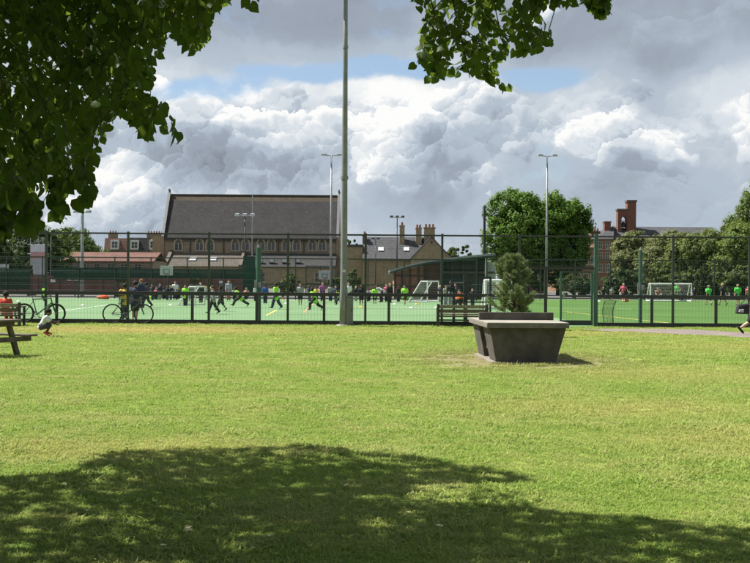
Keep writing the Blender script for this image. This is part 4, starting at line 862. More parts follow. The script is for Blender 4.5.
def school():
    Y = 165.0; X = lambda px: XZ(px, 240, Y)[0]; Z = lambda px, py: P(px, py, Y).z
    r = root('school_building', (X(660), Y, 0), 'old red brick school with arched bell tower and long grey roof behind the trees', 'school')
    MB().box((X(597), Y, 0), (X(612.5), Y + 10, Z(600, 239))).build('brick_wall', SCHOOLB, r); MB().box((X(612.5) + .002, Y + .6, 0), (X(722), Y + 10, Z(650, 243))).build('wall', STOCK, r)
    for px in (600.5, 607.5):
        for py in (249, 260, 272): flat_window(r, X(px), Z(px, py), .7, 1.2, Y, STONE, 1)
    for px in (624, 640, 660, 680, 700): flat_window(r, X(px), 4.0, 1.2, 2.0, Y + .6, WHITE, 2)
    zr, ze = P(660, 227.0, Y + 5).z, Z(660, 243)
    MB().hexa([(X(611), Y + .2, ze), (X(724), Y + .2, ze), (X(724), Y + 10, ze), (X(611), Y + 10, ze)], [(X(618), Y + 4.8, zr), (X(722), Y + 4.8, zr), (X(722), Y + 5.2, zr), (X(618), Y + 5.2, zr)]).build('roof', SLATE_H, r)
    zr2 = P(604, 233.5, Y + 4).z; MB().hexa([(X(594), Y - .3, Z(600, 239) + .002), (X(613), Y - .3, Z(600, 239) + .002), (X(613), Y + 9.9, Z(600, 239) + .002), (X(594), Y + 9.9, Z(600, 239) + .002)], [(X(599), Y + 4, zr2), (X(620), Y + 4, zr2 + 1.2), (X(620), Y + 5, zr2 + 1.2), (X(599), Y + 5, zr2)]).build('roof', SLATE_H, r)
    chimney(r, X(608), X(614.3), Z(608, 236), Z(608, 221.5), Y + 2.5, Y + 3.8, RED, 0); chimney(r, X(594.3), X(602.5), Z(598, 239), Z(598, 231.5), Y + 2.2, Y + 3.2, RED, 3)
    # bell tower: two piers, an arch, and a taller stack
    y0, y1 = Y + 3.2, Y + 4.6; xa, xb, xc = X(622.6), X(632.2), X(641.0); zb, zt1, zt2 = Z(630, 232), Z(627, 209.0), Z(636, 200.5)
    t_ = MB().box((xb, y0, zb), (xc, y1, zt2)).build('bell_tower', RED, r); MB().box((xb - .12, y0 - .12, zt2), (xc + .12, y1 + .12, zt2 + .3)).build('tower_cap', STONE_D, t_)
    ax0, ax1, spz, tz = X(626.2), X(631.6), Z(629, 218.5), Z(629, 213.6); cxm = (ax0 + ax1) / 2; rad = (ax1 - ax0) / 2
    out = [(xa, zb), (ax0, zb), (ax0, spz)] + [(cxm - rad * math.cos(math.pi * i / 10), spz + rad * 1.25 * math.sin(math.pi * i / 10)) for i in range(1, 10)] + [(ax1, spz), (ax1, zb), (xb - .002, zb), (xb - .002, zt1), (xa, zt1)]
    m_ = MB(); n = len(out); fr = [(u, y0 + .05, w) for u, w in out]; bk = [(u, y1 - .05, w) for u, w in out]; m_.add(fr + bk, [tuple(range(n)), tuple(range(n, 2*n))[::-1]] + [(i, n+i, n+(i+1) % n, (i+1) % n) for i in range(n)])
    m_.build('bell_arch', RED, r); MB().box((xa - .12, y0 - .02, zt1), (xb - .004, y1 - .0, zt1 + .25)).build('arch_cap', STONE_D, r); MB().tube((cxm, y0 + .7, zb + .9), (cxm, y0 + .7, zb + 1.7), .42, .2, 10).build('bell', BLACK, r)
    MB().box((ax0, y0 + .65, zb + 1.75), (ax1, y0 + .75, zb + 1.85)).build('bell_bar', BLACK, r)
    # brick block beyond the gate
    Y2 = 150.0; x0, x1 = XZ(556, 260, Y2)[0], XZ(597.5, 260, Y2)[0]; r = root('brick_block', ((x0 + x1) / 2, Y2, 0), 'low orange brick block with white windows seen behind the round tree', 'building')
    z1 = P(580, 249, Y2).z; MB().box((x0, Y2, 0), (x1, Y2 + 6, z1)).build('wall', SCHOOLB, r); MB().box((x0 - .1, Y2 - .12, z1), (x1 + .1, Y2 + 6.1, z1 + .25)).build('parapet', STONE_D, r)
    for px in (562, 570, 578, 586, 593):
        for zz in (P(570, 281, Y2).z, P(570, 264, Y2).z): flat_window(r, XZ(px, 265, Y2)[0], zz, .7, 1.1, Y2, STONE, 1)
    Y3 = 125.0; x0, x1 = XZ(520, 270, Y3)[0], XZ(546, 270, Y3)[0]; r = root('white_shed', ((x0 + x1) / 2, Y3, 0), 'pale panelled shed seen between the young pine and the gate', 'shed')
    z1, z2 = P(530, 272.5, Y3).z, P(530, 282.5, Y3).z; MB().box((x0, Y3, 0), (x1, Y3 + 4, z2)).build('brick_base', DKBRICK, r)
    n = 9
    for k in range(n): MB().box((x0 + (x1 - x0) * k / n + .015, Y3 - .04, z2 + .01), (x0 + (x1 - x0) * (k + 1) / n - .015, Y3 + .2, z1)).build('panel', mat('pale_panel', (0.42, 0.46, 0.48), (0.34, 0.38, 0.4), 1, 0.6), r)
    MB().box((x0 - .1, Y3 - .15, z1), (x1 + .1, Y3 + 4.1, z1 + .15)).build('roof', LEAD, r); MB().box((x0 + .02, Y3 + .22, z2 + .005), (x1 - .02, Y3 + 3.98, z1 - .005)).build('rear_wall', LEAD, r)
school()

# ------------------------------------------------------------------ far fences, wind break, hoops
def far_fence(name, x0, x1, Y, H, label, sp=2.6, screen=None):
    r = root(name, ((x0 + x1) / 2, Y, 0), label, 'fence'); n = int((x1 - x0) / sp)
    for k in range(n + 1): x = x0 + (x1 - x0) * k / n; MB().box((x - .04, Y - .04, 0), (x + .04, Y + .04, H)).build('post', PAINT, r)
    for z in (.10, 1.1, H - .05): MB().box((x0, Y - .035, z - .04), (x1, Y + .035, z + .04)).build('rail', PAINT, r)
    for k in range(n): wires(x0 + (x1 - x0) * k / n, x0 + (x1 - x0) * (k + 1) / n, .15, H - .1, Y, .10, .4, .004, 'mesh', WIRE, r)
    return r
XS = lambda px, Y: XZ(px, 285, Y)[0]
f = far_fence('far_fence', XS(-30, 81), 7.3, 81.0, 3.0, 'dark mesh fence along the far end of the pale pitch')
NET = mat_net('windbreak_netting', (0.014, 0.050, 0.042), 0.76)
for a, b, t_, bt in ((-30, 30, 268, 289), (52, 128, 267.5, 279.5), (128.3, 262, 268.5, 278.0)):
    MB().box((XS(a, 81), 81.06, P(a, bt, 81).z), (XS(b, 81), 81.075, min(P(a, t_, 81).z, 3.4))).build('windbreak', NET, f)
MB().box((XS(243, 81), 81.05, .3), (XS(255, 81), 81.09, 3.1)).build('windbreak', mat_net('windbreak_dense', (0.012, 0.06, 0.048), 0.93), f)
far_fence('far_fence', 7.6, 46, 89.0, 3.2, 'dark mesh fence along the far end of the green pitch')
g = far_fence('court_fence', XS(306, 94), XS(335, 94), 94.0, P(320, 265.5, 94).z, 'green framed ball court fence in front of the church', 1.2)
def hoop(px, py, D, label):
    q = P(px, py, D); r = root('basketball_hoop', (q.x, D, 0), label, 'basketball hoop')
    MB().tube((q.x, D + .6, 0), (q.x, D + .6, q.z), .045).build('pole', PAINT, r); MB().tube((q.x, D + .6, q.z), (q.x, D + .05, q.z), .04).build('arm', PAINT_L, r)
    MB().box((q.x - .45, D - .02, q.z - .34), (q.x + .45, D + .03, q.z + .34)).build('backboard', mat('board_paint', (0.42, 0.44, 0.44), (0.32, 0.34, 0.34), 3, 0.6), r, bevel=.01)
    t_ = MB()
    for a, b in (((-.22, -.26), (.22, -.21)), ((-.22, .05), (.22, .1)), ((-.22, -.21), (-.17, .05)), ((.17, -.21), (.22, .05))): t_.box((q.x + a[0], D - .03, q.z + a[1]), (q.x + b[0], D - .021, q.z + b[1]))
    t_.build('target_square', mat('board_mark', (0.10, 0.14, 0.13), None, 3), r); MB().ring((q.x, D - .26, q.z - .28), (0, 0, 1), .22, .02, 16, 5).build('ring', TERRA, r)
hoop(73, 276.5, 88, 'white basketball backboard in front of the tiled hall'); hoop(166.5, 270.5, 79.6, 'white basketball backboard left of the church aisle'); hoop(324.5, 275, 88, 'white basketball backboard in the ball court before the church'); hoop(3, 268.8, 88, 'white basketball backboard at the left edge beneath the leaves')

# ------------------------------------------------------------------ trees
def far_tree(name, px, top, bot, wpx, D, c1, c2, label, seed, lobes=9, leaf=.26, n=9000, trunk=True, depth=None, group=None, sparse=0.0, mname=None):
    rng = np.random.default_rng(seed); a = P(px, top, D); b = P(px, bot, D); W = wpx / F_PX * D / 2; Hh = (a.z - b.z) / 2; cz = (a.z + b.z) / 2; Dp = depth or W * .8
    r = root(name, (a.x, D, 0), label, 'tree', group); cx = a.x
    if trunk:
        tm = mat('far_bark', (0.07, 0.06, 0.05), (0.05, 0.042, 0.036), 4, 0.95); tr = max(W * .06, .08); m = MB(); m.path([(cx, D, -.05), (cx, D, max(cz - Hh * .6, .4)), (cx + .1, D, cz), (cx, D, cz + Hh * .7)], [tr * 1.3, tr, tr * .6, tr * .12], 8)
        for k in range(7):
            an = rng.uniform(0, 6.28); z0 = cz - Hh * rng.uniform(.1, .7); m.path([(cx, D, z0), (cx + math.cos(an) * W * .4, D + math.sin(an) * Dp * .4, z0 + Hh * .35), (cx + math.cos(an) * W * .75, D + math.sin(an) * Dp * .75, z0 + Hh * .75)], [tr * .45, tr * .28, tr * .06], 5)
        m.build('trunk', tm, r, smooth=True, fix=False)
    # lobes -> clumps -> leaves
    L = []
    for k in range(lobes):
        d = unit(rng.normal(0, 1, 3)); f = rng.uniform(.35, .72); L.append((d * f, rng.uniform(.32, .5)))
    L.append((np.array([0, 0, 0]), .68)); L.append((np.array([0, 0, .42]), .5))
    nc = max(int(n / 42), 30); pos = []; nr = []
    for k in range(nc):
        c, rad = L[rng.integers(len(L))]; d = unit(rng.normal(0, 1, 3)); q = c + d * rad * rng.uniform(.72, 1.0)
        qn = np.linalg.norm(q); 
        if qn > 1: q = q / qn
        if sparse and rng.random() < sparse: continue
        cr = rng.uniform(.05, .13); m_ = 42; dd = unit(rng.normal(0, 1, (m_, 3))); pos.append(q + dd * cr * rng.uniform(.4, 1.1, (m_, 1))); nr.append(unit(dd * 1.0 + d * .7 + np.array([0, 0, .35])))
    pos = np.concatenate(pos); pos /= np.percentile(np.abs(pos), 98.5, axis=0)
    pos = pos * np.array([W, Dp, Hh]) + np.array([cx, D, cz]); nr = np.concatenate(nr); N = len(pos); nr = unit(nr + rng.normal(0, .22, (N, 3)))
    u = unit(np.cross(nr, rng.normal(0, 1, (N, 3)))); keep = pos[:, 2] > .15
    leaves('crown', (pos - u * leaf * .5)[keep], u[keep], nr[keep], (leaf * rng.uniform(.6, 1.25, N))[keep], LEAF_SMALL, mat_leaf(mname or name + '_leaf', c1, c2, .38, .6, .2), r, rng)['kind'] = 'stuff'
    return r
far_tree('maple_tree', 527, 196.0, 288, 82, 112, (0.056, 0.13, 0.018), (0.105, 0.19, 0.030), 'big round leafy green tree behind the lamp column and gate', 21, 16, .25, 60000, mname='maple_leaf')
far_tree('maple_tree', 559, 201.5, 286, 66, 113.5, (0.052, 0.12, 0.018), (0.098, 0.178, 0.028), 'right hand half of the round green crown, darker, beside the red school', 22, 12, .25, 36000, mname='maple_leaf')
GR = 'trees beyond the left pitch'
far_tree('plane_tree', 26, 228, 294, 84, 125, (0.03, 0.06, 0.018), (0.06, 0.095, 0.028), 'dark leafy tree at the far left beneath the overhanging leaves', 31, 14, .30, 34000, group=GR, mname='plane_leaf')
far_tree('plane_tree', 74, 229, 292, 70, 175, (0.04, 0.08, 0.02), (0.075, 0.12, 0.03), 'broad tree above the red tiled roof at the left', 32, 14, .36, 30000, group=GR, mname='plane_leaf2')
far_tree('plane_tree', -6, 232, 296, 46, 105, (0.028, 0.06, 0.02), (0.05, 0.085, 0.028), 'dark tree cut by the left edge beyond the pitch', 33, 10, .26, 16000, group=GR, mname='plane_leaf')
far_tree('distant_tree', 458, 245, 275, 34, 190, (0.05, 0.08, 0.04), (0.075, 0.11, 0.05), 'hazy distant tree above the pavilion roof', 34, 5, .4, 2600)
far_tree('distant_tree', 350, 236, 262, 16, 185, (0.06, 0.065, 0.03), (0.085, 0.09, 0.04), 'thin scrubby treetop left of the chimneyed house', 35, 4, .34, 800, sparse=.35)
G2 = 'trees beyond the green pitch'
ol1, ol2 = (0.135, 0.155, 0.065), (0.185, 0.20, 0.088)
far_tree('willow_tree', 641, 236, 296, 58, 118, ol1, ol2, 'olive green loose tree in front of the bell tower school', 41, 9, .21, 38000, group=G2, sparse=.15, mname='willow_leaf')
far_tree('willow_tree', 672, 232, 298, 74, 112, ol1, ol2, 'olive green tree behind the right hand goal', 42, 9, .21, 38000, group=G2, sparse=.12, mname='willow_leaf')
far_tree('willow_tree', 706, 234, 299, 76, 108, (0.10, 0.135, 0.042), (0.155, 0.185, 0.06), 'mid green tree to the right of the goal', 43, 9, .21, 38000, group=G2, mname='willow_leaf2')
far_tree('lime_tree', 744, 225, 300, 70, 104, (0.095, 0.15, 0.036), (0.15, 0.205, 0.055), 'bright green tree at the right edge beyond the pitch', 44, 9, .21, 34000, group=G2, mname='bright_leaf')
far_tree('lime_tree', 762, 182, 268, 66, 135, (0.075, 0.115, 0.03), (0.12, 0.165, 0.045), 'tall tree rising above the others at the right edge', 45, 9, .25, 28000, group=G2, mname='tall_leaf')
far_tree('dark_shrub', 706, 266, 300, 22, 96, (0.02, 0.045, 0.018), (0.035, 0.065, 0.025), 'dark evergreen shrub behind the far fence right of the goal', 46, 5, .2, 5000, group=G2)
far_tree('dark_shrub', 618, 272, 300, 40, 95, (0.025, 0.05, 0.018), (0.05, 0.08, 0.025), 'dark hedge shrub behind the far fence right of the gate', 47, 6, .2, 7000, group=G2)
far_tree('dark_shrub', 574, 276, 300, 44, 96, (0.025, 0.05, 0.018), (0.05, 0.08, 0.025), 'dark hedge shrub seen through the gate', 48, 6, .2, 6000, group=G2)
far_tree('leafy_shrub', 657, 262, 299, 40, 100, (0.07, 0.10, 0.03), (0.12, 0.15, 0.045), 'yellow green shrub behind the goal net', 49, 6, .2, 7000, group=G2)
far_tree('leafy_shrub', 690, 270, 300, 40, 98, (0.05, 0.08, 0.026), (0.09, 0.12, 0.04), 'leafy shrub right behind the goal', 50, 6, .2, 6000, group=G2, mname='leafy_shrub_leaf2')
far_tree('leafy_shrub', 742, 268, 301, 44, 97, (0.045, 0.08, 0.026), (0.08, 0.12, 0.036), 'leafy shrub at the right edge behind the far fence', 51, 6, .2, 7000, group=G2, mname='leafy_shrub_leaf2')
far_tree('court_shrub', 353, 270, 297, 24, 100, (0.045, 0.075, 0.026), (0.08, 0.11, 0.036), 'green shrub beside the tall column in front of the house', 52, 5, .18, 4000)
far_tree('court_shrub', 338, 274, 298, 18, 101, (0.045, 0.075, 0.026), (0.08, 0.11, 0.036), 'green shrub between the court fence and the tall column', 53, 5, .18, 2800)
far_tree('court_shrub', 293, 274, 297, 22, 100, (0.045, 0.07, 0.026), (0.075, 0.10, 0.036), 'low shrub in front of the church aisle', 54, 5, .18, 2800)
far_tree('young_tree', 118.5, 271, 286, 13, 88, (0.10, 0.10, 0.03), (0.17, 0.15, 0.05), 'thin yellowish sapling in front of the windbreak at the left', 55, 4, .13, 520, sparse=.3)
far_tree('young_tree', 194.5, 268, 292, 14, 87, (0.075, 0.09, 0.03), (0.13, 0.13, 0.05), 'thin sapling behind the white triangular goal', 56, 4, .13, 700, sparse=.25, mname='young_tree_leaf2')
far_tree('young_tree', 29, 262, 287, 12, 100, (0.08, 0.11, 0.03), (0.12, 0.15, 0.05), 'pale green sapling left of the scaffold tower', 57, 4, .14, 700, mname='young_tree_leaf2')
far_tree('young_tree', 283, 276, 295, 12, 92, (0.08, 0.10, 0.04), (0.12, 0.14, 0.05), 'pale sapling right of the green padded post', 58, 4, .13, 600, mname='young_tree_leaf2')

def pine():
    rng = np.random.default_rng(77); D = 31.0; q = P(514, 300, D); base = Vector((q.x, D, 0)); H = P(512, 255.5, D).z
    r = root('young_pine', base, 'young bushy pine with a stake, behind the table tennis table', 'tree')
    bark = mat('pine_bark', (0.14, 0.10, 0.07), (0.09, 0.065, 0.05), 8, 0.9, bump=.5); m = MB(); m.path([base, base + Vector((.01, 0, .8)), base + Vector((-.03, 0, 1.6)), base + Vector((-.05, 0, H - .08))], [.055, .045, .028, .008], 8)
    tips = []
    for k in range(240):
        z = .34 + (H - .40) * (k / 240) ** .95; f = z / H; an = rng.uniform(0, 6.283); R = .92 * (1 - f) ** .55 * min(1, .75 + f * .8) * (.72 + .32 * math.sin(an * 2 + z * 4.2)) * rng.uniform(.45, 1.12) + .05
        if z < .8: R *= .85
        st = base + Vector((-.03 * f, 0, z)); tp = st + Vector((math.cos(an) * R, math.sin(an) * R, R * rng.uniform(.25, .75))); mid = st.lerp(tp, .55) + Vector((0, 0, -.04 * R)); m.path([st, mid, tp], [.012, .008, .004], 4); tips.append((np.array(st), np.array(mid), np.array(tp)))
    m.build('trunk', bark, r, smooth=True, fix=False)
    pos = []; U = []
    for st, mid, tp in tips:
        ax = unit(tp - mid); ln = np.linalg.norm(tp - mid)
        for f in np.linspace(.25, 1.0, 8):
            c = mid + (tp - mid) * f; n = 20; d = unit(rng.normal(0, 1, (n, 3)) * .8 + ax * .9 + np.array([0, 0, .25])); pos.append(np.repeat(c[None], n, 0) + rng.normal(0, .012, (n, 3))); U.append(d)
    pos = np.concatenate(pos); U = np.concatenate(U); N = len(pos)
    leaves('needles', pos, U, rng.normal(0, 1, (N, 3)), rng.uniform(.08, .13, N), NEEDLE, mat_leaf('pine_needle', (0.11, 0.155, 0.07), (0.195, 0.235, 0.118), .18, .5), r, rng)['kind'] = 'stuff'
    o = root('tree_stake', base + Vector((.06, -.16, 0)), 'pale wooden stake tied to the young pine', 'stake'); x, y = base.x + .06, D - .16; MB().tube((x, y, -.05), (x, y, 1.05), .035, .035, 10).build('stake_pole', mat('stake_wood', (0.36, 0.24, 0.11), (0.28, 0.19, 0.09), 6, 0.85), o); MB().box((x - .05, y - .045, .86), (x + .05, y + .16, .90)).build('strap', BLACK, o)
pine()

# ------------------------------------------------------------------ people
SKIN = {'light': mat('skin_light', (0.52, 0.33, 0.25), (0.47, 0.29, 0.21), 6, 0.6), 'tan': mat('skin_tan', (0.36, 0.21, 0.14), (0.31, 0.18, 0.12), 6, 0.6), 'dark': mat('skin_dark', (0.11, 0.06, 0.04), (0.085, 0.048, 0.033), 6, 0.55)}
def cloth(rgb): return mat('cloth_%02d_%02d_%02d' % tuple(int(q * 99) for q in rgb), rgb, tuple(q * .78 for q in rgb), 7, 0.85, bump=.25)
LIME = (0.30, 0.72, 0.06); GREENB = (0.10, 0.60, 0.10); NAVY = (0.022, 0.028, 0.06); BLK = (0.018, 0.018, 0.02); GREY = (0.26, 0.27, 0.28); WHT = (0.68, 0.68, 0.66); RED_ = (0.60, 0.07, 0.04); YEL = (0.62, 0.42, 0.06); BLUE_ = (0.035, 0.10, 0.34); PINK = (0.50, 0.10, 0.16); PURP = (0.32, 0.08, 0.26); ORNG = (0.75, 0.17, 0.05)
HAIR = {'black': (0.012, 0.010, 0.010), 'brown': (0.06, 0.035, 0.02), 'ginger': (0.22, 0.09, 0.03), 'fair': (0.30, 0.21, 0.10)}
POSE = {   # degrees: torso lean, hip/knee left+right, shoulder/elbow left+right, arms out
    'stand': dict(lean=2, hl=3, kl=4, hr=-3, kr=3, sl=4, el=14, sr=-3, er=18, ab=9), 'akimbo': dict(lean=0, hl=4, kl=4, hr=-4, kr=4, sl=-12, el=75, sr=-12, er=75, ab=34),
    'walk': dict(lean=5, hl=24, kl=10, hr=-16, kr=22, sl=-22, el=25, sr=24, er=30, ab=8), 'run': dict(lean=22, hl=52, kl=48, hr=-30, kr=38, sl=-48, el=80, sr=46, er=85, ab=12),
    'sprint': dict(lean=34, hl=58, kl=34, hr=-42, kr=20, sl=-55, el=60, sr=50, er=80, ab=16), 'crouch': dict(lean=30, hl=112, kl=132, hr=102, kr=136, sl=52, el=22, sr=36, er=40, ab=8),
    'sit': dict(lean=4, hl=84, kl=84, hr=86, kr=78, sl=20, el=50, sr=16, er=55, ab=9), 'floor': dict(lean=14, hl=104, kl=118, hr=96, kr=112, sl=42, el=24, sr=38, er=30, ab=10), 'bend': dict(lean=62, hl=26, kl=30, hr=18, kr=26, sl=70, el=10, sr=62, er=16, ab=8),
    'reach': dict(lean=6, hl=6, kl=4, hr=-6, kr=4, sl=8, el=14, sr=130, er=30, ab=12), 'kick': dict(lean=-6, hl=48, kl=14, hr=-8, kr=10, sl=-30, el=20, sr=40, er=20, ab=30)}
TODO = []
def soft(mb, name, m, parent, vox):
    o = mb.build(name, m, parent, local=True, fix=False); md = o.modifiers.new('skin', 'REMESH'); md.mode = 'VOXEL'; md.voxel_size = vox; md.use_smooth_shade = True
    s_ = o.modifiers.new('smooth', 'SMOOTH'); s_.factor = .5; s_.iterations = 2; TODO.append(o); return o
def person(loc, H, face, pose, top, low, label, skin='light', hair='brown', low_kind='trousers', near=False, shoes=BLK, sleeves=.62, group=None, long_hair=False, drop=None):
    p = dict(POSE[pose]) if isinstance(pose, str) else pose; rd = math.radians
    r = root('person', loc, label, 'person', group, rd(face)); kid = max(0, min(1, (1.55 - H) / .5))
    lt, ls, tl = .245 * H, .235 * H, .29 * H; sw, hw = .108 * H, .055 * H; hr_ = (.066 + .014 * kid) * H
    def leg(hip, a, k):
        t_ = Vector((0, math.sin(rd(a)), -math.cos(rd(a)))); kn = hip + t_ * lt; b = a - k; s_ = Vector((0, math.sin(rd(b)), -math.cos(rd(b)))); an = kn + s_ * ls
        fa = max(min(b, 40), -70); ft = Vector((0, math.cos(rd(fa * .8)), math.sin(rd(fa * .8)))); return kn, an, an + ft * .105 * H - Vector((0, 0, .012 * H)), an - ft * .028 * H
    up = Vector((0, math.sin(rd(p['lean'])), math.cos(rd(p['lean'])))); pel = Vector((0, 0, 0))
    legs = [leg(pel + Vector((s_ * hw, 0, -.02 * H)), p['h' + c], p['k' + c]) for s_, c in ((-1, 'l'), (1, 'r'))]
    zmin = min(min(l[1].z, l[2].z) for l in legs) - .036 * H
    if drop is not None: zmin = -drop
    off = Vector((0, 0, -zmin)); pel = pel + off; legs = [tuple(q + off for q in l) for l in legs]
    wa, ch, nk = pel + up * tl * .35, pel + up * tl * .78, pel + up * (tl + .012 * H); hup = (up + Vector((0, 0, 1.2))).normalized(); hc = nk + hup * (.035 * H + hr_ * .95) + Vector((0, .008 * H, 0)); fwd = Vector((0, 1, 0)); fwd = (fwd - hup * fwd.dot(hup)).normalized()
    arms = []
    for s_, c in ((-1, 'l'), (1, 'r')):
        sh = pel + up * tl * .93 + Vector((s_ * sw, 0, 0)); a = p['s' + c]; ab = rd(p['ab'])
        d1 = Vector((s_ * math.sin(ab), math.sin(rd(a)) * math.cos(ab), -math.cos(rd(a)) * math.cos(ab))); e = sh + d1 * .168 * H; a2 = a + p['e' + c]; d2 = Vector((s_ * math.sin(ab) * .4, math.sin(rd(a2)), -math.cos(rd(a2)))).normalized(); w = e + d2 * .145 * H; arms.append((sh, e, w, d2, s_))
    vox = .011 if near else .021
    b = MB(); k_ = 1 if not near else 1
    b.caps(pel, wa, .066 * H, .060 * H); b.caps(pel + Vector((-hw * .7, 0, 0)), pel + Vector((hw * .7, 0, 0)), .062 * H); b.caps(wa, ch, .060 * H, .070 * H); b.caps(wa + Vector((-.030 * H, 0, 0)), wa + Vector((.030 * H, 0, 0)), .055 * H); b.caps(ch + Vector((-sw * .62, 0, 0)), ch + Vector((sw * .62, 0, 0)), .056 * H); b.caps(ch, nk, .055 * H, .030 * H); b.caps(nk, hc - hup * hr_ * .4, .030 * H, .030 * H)
    for l, s_ in zip(legs, (-1, 1)):
        hip = pel + Vector((s_ * hw, 0, -.02 * H)); b.caps(hip, l[0], .055 * H, .036 * H); b.caps(l[0], l[0].lerp(l[1], .35), .035 * H, .035 * H); b.caps(l[0].lerp(l[1], .35), l[1], .035 * H, .020 * H); b.caps(l[3], l[2], .020 * H, .018 * H)
    for sh, e, w, d2, s_ in arms:
        b.caps(sh, e, .032 * H, .024 * H); b.caps(e, w, .024 * H, .016 * H); side = Vector((0, 1, 0)).cross(d2); side = side.normalized() if side.length > .1 else Vector((1, 0, 0)); pm = w + d2 * .042 * H
        b.caps(w, pm, .017 * H, .021 * H)
        crl = (Vector((-s_, 0, 0)) * .35 + d2).normalized()
        for i in range(4):
            o_ = Vector((0, 1, 0)) * (i - 1.5) * .0115 * H; ln = (.040, .046, .043, .034)[i] * H; k1 = pm + o_ + d2 * ln * .5; b.caps(pm + o_, k1, .0068 * H, .0062 * H); b.caps(k1, k1 + crl * ln * .5, .0062 * H, .0052 * H)
        t0 = w + d2 * .016 * H + Vector((0, .017 * H, 0)); b.caps(t0, t0 + (d2 * .6 + Vector((0, .8, 0))) * .028 * H, .0075 * H, .006 * H)
    # head: skull, jaw, nose, ears, brow
    b.ball(hc, (hr_ * .84, hr_ * .95, hr_ * 1.08), 14, 10); b.ball(hc - hup * hr_ * .55 + fwd * hr_ * .28, (hr_ * .58, hr_ * .58, hr_ * .6)); b.caps(hc + fwd * hr_ * .86 - hup * hr_ * .02, hc + fwd * hr_ * 1.08 - hup * hr_ * .26, hr_ * .10, hr_ * .15)
    for s_ in (-1, 1): b.ball(hc + Vector((s_ * hr_ * .86, 0, 0)) - hup * hr_ * .1, (hr_ * .12, hr_ * .2, hr_ * .26), 8, 6)
    body = soft(b, 'body', SKIN[skin], r, vox)
    if near:
        for s_ in (-1, 1): MB().ball(hc + fwd * hr_ * .84 + Vector((s_ * hr_ * .34, 0, 0)), hr_ * .10, 8, 6).build('eye', cloth((0.02, 0.018, 0.016)), r, local=True)
        MB().caps(hc + fwd * hr_ * .88 - hup * hr_ * .56 - Vector((hr_ * .2, 0, 0)), hc + fwd * hr_ * .88 - hup * hr_ * .56 + Vector((hr_ * .2, 0, 0)), hr_ * .05).build('mouth', cloth((0.25, 0.08, 0.07)), r, local=True, fix=False)
    g = .012 * H + (.006 if near else .014)
    bib = top in (LIME, GREENB); g += .012 * bib; t_ = MB(); hem = pel - up * (.02 if near else .06 + .05 * bib) * H; t_.caps(hem, wa, .066 * H + g, .062 * H + g); t_.caps(hem + Vector((-hw * .75, 0, 0)), hem + Vector((hw * .75, 0, 0)), .058 * H + g); t_.caps(wa, ch, .062 * H + g, .070 * H + g)
    for q in (wa, wa.lerp(ch, .5)): t_.caps(q + Vector((-.034 * H, 0, 0)), q + Vector((.034 * H, 0, 0)), .056 * H + g)
    t_.caps(ch + Vector((-sw * .62, 0, 0)), ch + Vector((sw * .62, 0, 0)), .056 * H + g); t_.caps(ch, nk - up * .02 * H, .054 * H + g, .034 * H + g)
    for sh, e, w, d2, s_ in arms:
        if bib: sleeves = max(sleeves, .7)
        if sleeves > 0: t_.caps(sh, sh.lerp(e, min(sleeves, 1)), .034 * H + g, .027 * H + g)
        else: t_.ball(sh, .030 * H)
        if sleeves > 1: t_.caps(e, e.lerp(w, .92), .026 * H + g, .019 * H + g * .8)
    soft(t_, 'shirt' if sleeves <= 1 else 'jacket', cloth(top), r, vox)
    if low_kind:
        q = MB(); gl = g * .85; q.caps(pel + Vector((-hw * .7, 0, .0)), pel + Vector((hw * .7, 0, .0)), .064 * H + gl)
        for l, s_ in zip(legs, (-1, 1)):
            hip = pel + Vector((s_ * hw, 0, -.02 * H))
            if low_kind == 'trousers': q.caps(hip, l[0], .055 * H + gl, .038 * H + gl); q.caps(l[0], l[0].lerp(l[1], .93), .038 * H + gl, .026 * H + gl)
            else: q.caps(hip, hip.lerp(l[0], .85), .057 * H + gl, .047 * H + gl)
        soft(q, low_kind, cloth(low), r, vox)
    for l in legs:
        q = MB(); q.caps(l[3] + Vector((0, 0, .004 * H)), l[2], .027 * H, .024 * H); q.caps(l[1], l[3], .026 * H, .026 * H); soft(q, 'shoe', cloth(shoes), r, vox)
    q = MB(); q.ball(hc + hup * hr_ * .24 - fwd * hr_ * .17, (hr_ * .98, hr_ * 1.02, hr_ * 1.0), 14, 10)
    if long_hair: q.caps(hc - fwd * hr_ * .5, hc - fwd * hr_ * .8 - hup * hr_ * 1.5, hr_ * .7, hr_ * .35)
    soft(q, 'hair', cloth(HAIR[hair]), r, vox); return r
def on_pitch(px, foot, head, face, pose, top, low, label, D=None, H=None, **kw):
    q = G(px, foot) if D is None else Vector(((px - CX) / F_PX * D, D, 0)); q.z = .006; D = q.y
    ht = P(px, head, D).z; est = {'crouch': .55, 'floor': .60, 'bend': .72, 'run': .90, 'sprint': .80, 'sit': .78}.get(pose if isinstance(pose, str) else '', 1.0)
    person(q, H or max(ht / est, .9), face, pose, top, low, label, group='people on the sports pitches', **kw)
L_, R_, A_, C_ = 90, -90, 0, 180          # facing left, right, away, towards the camera
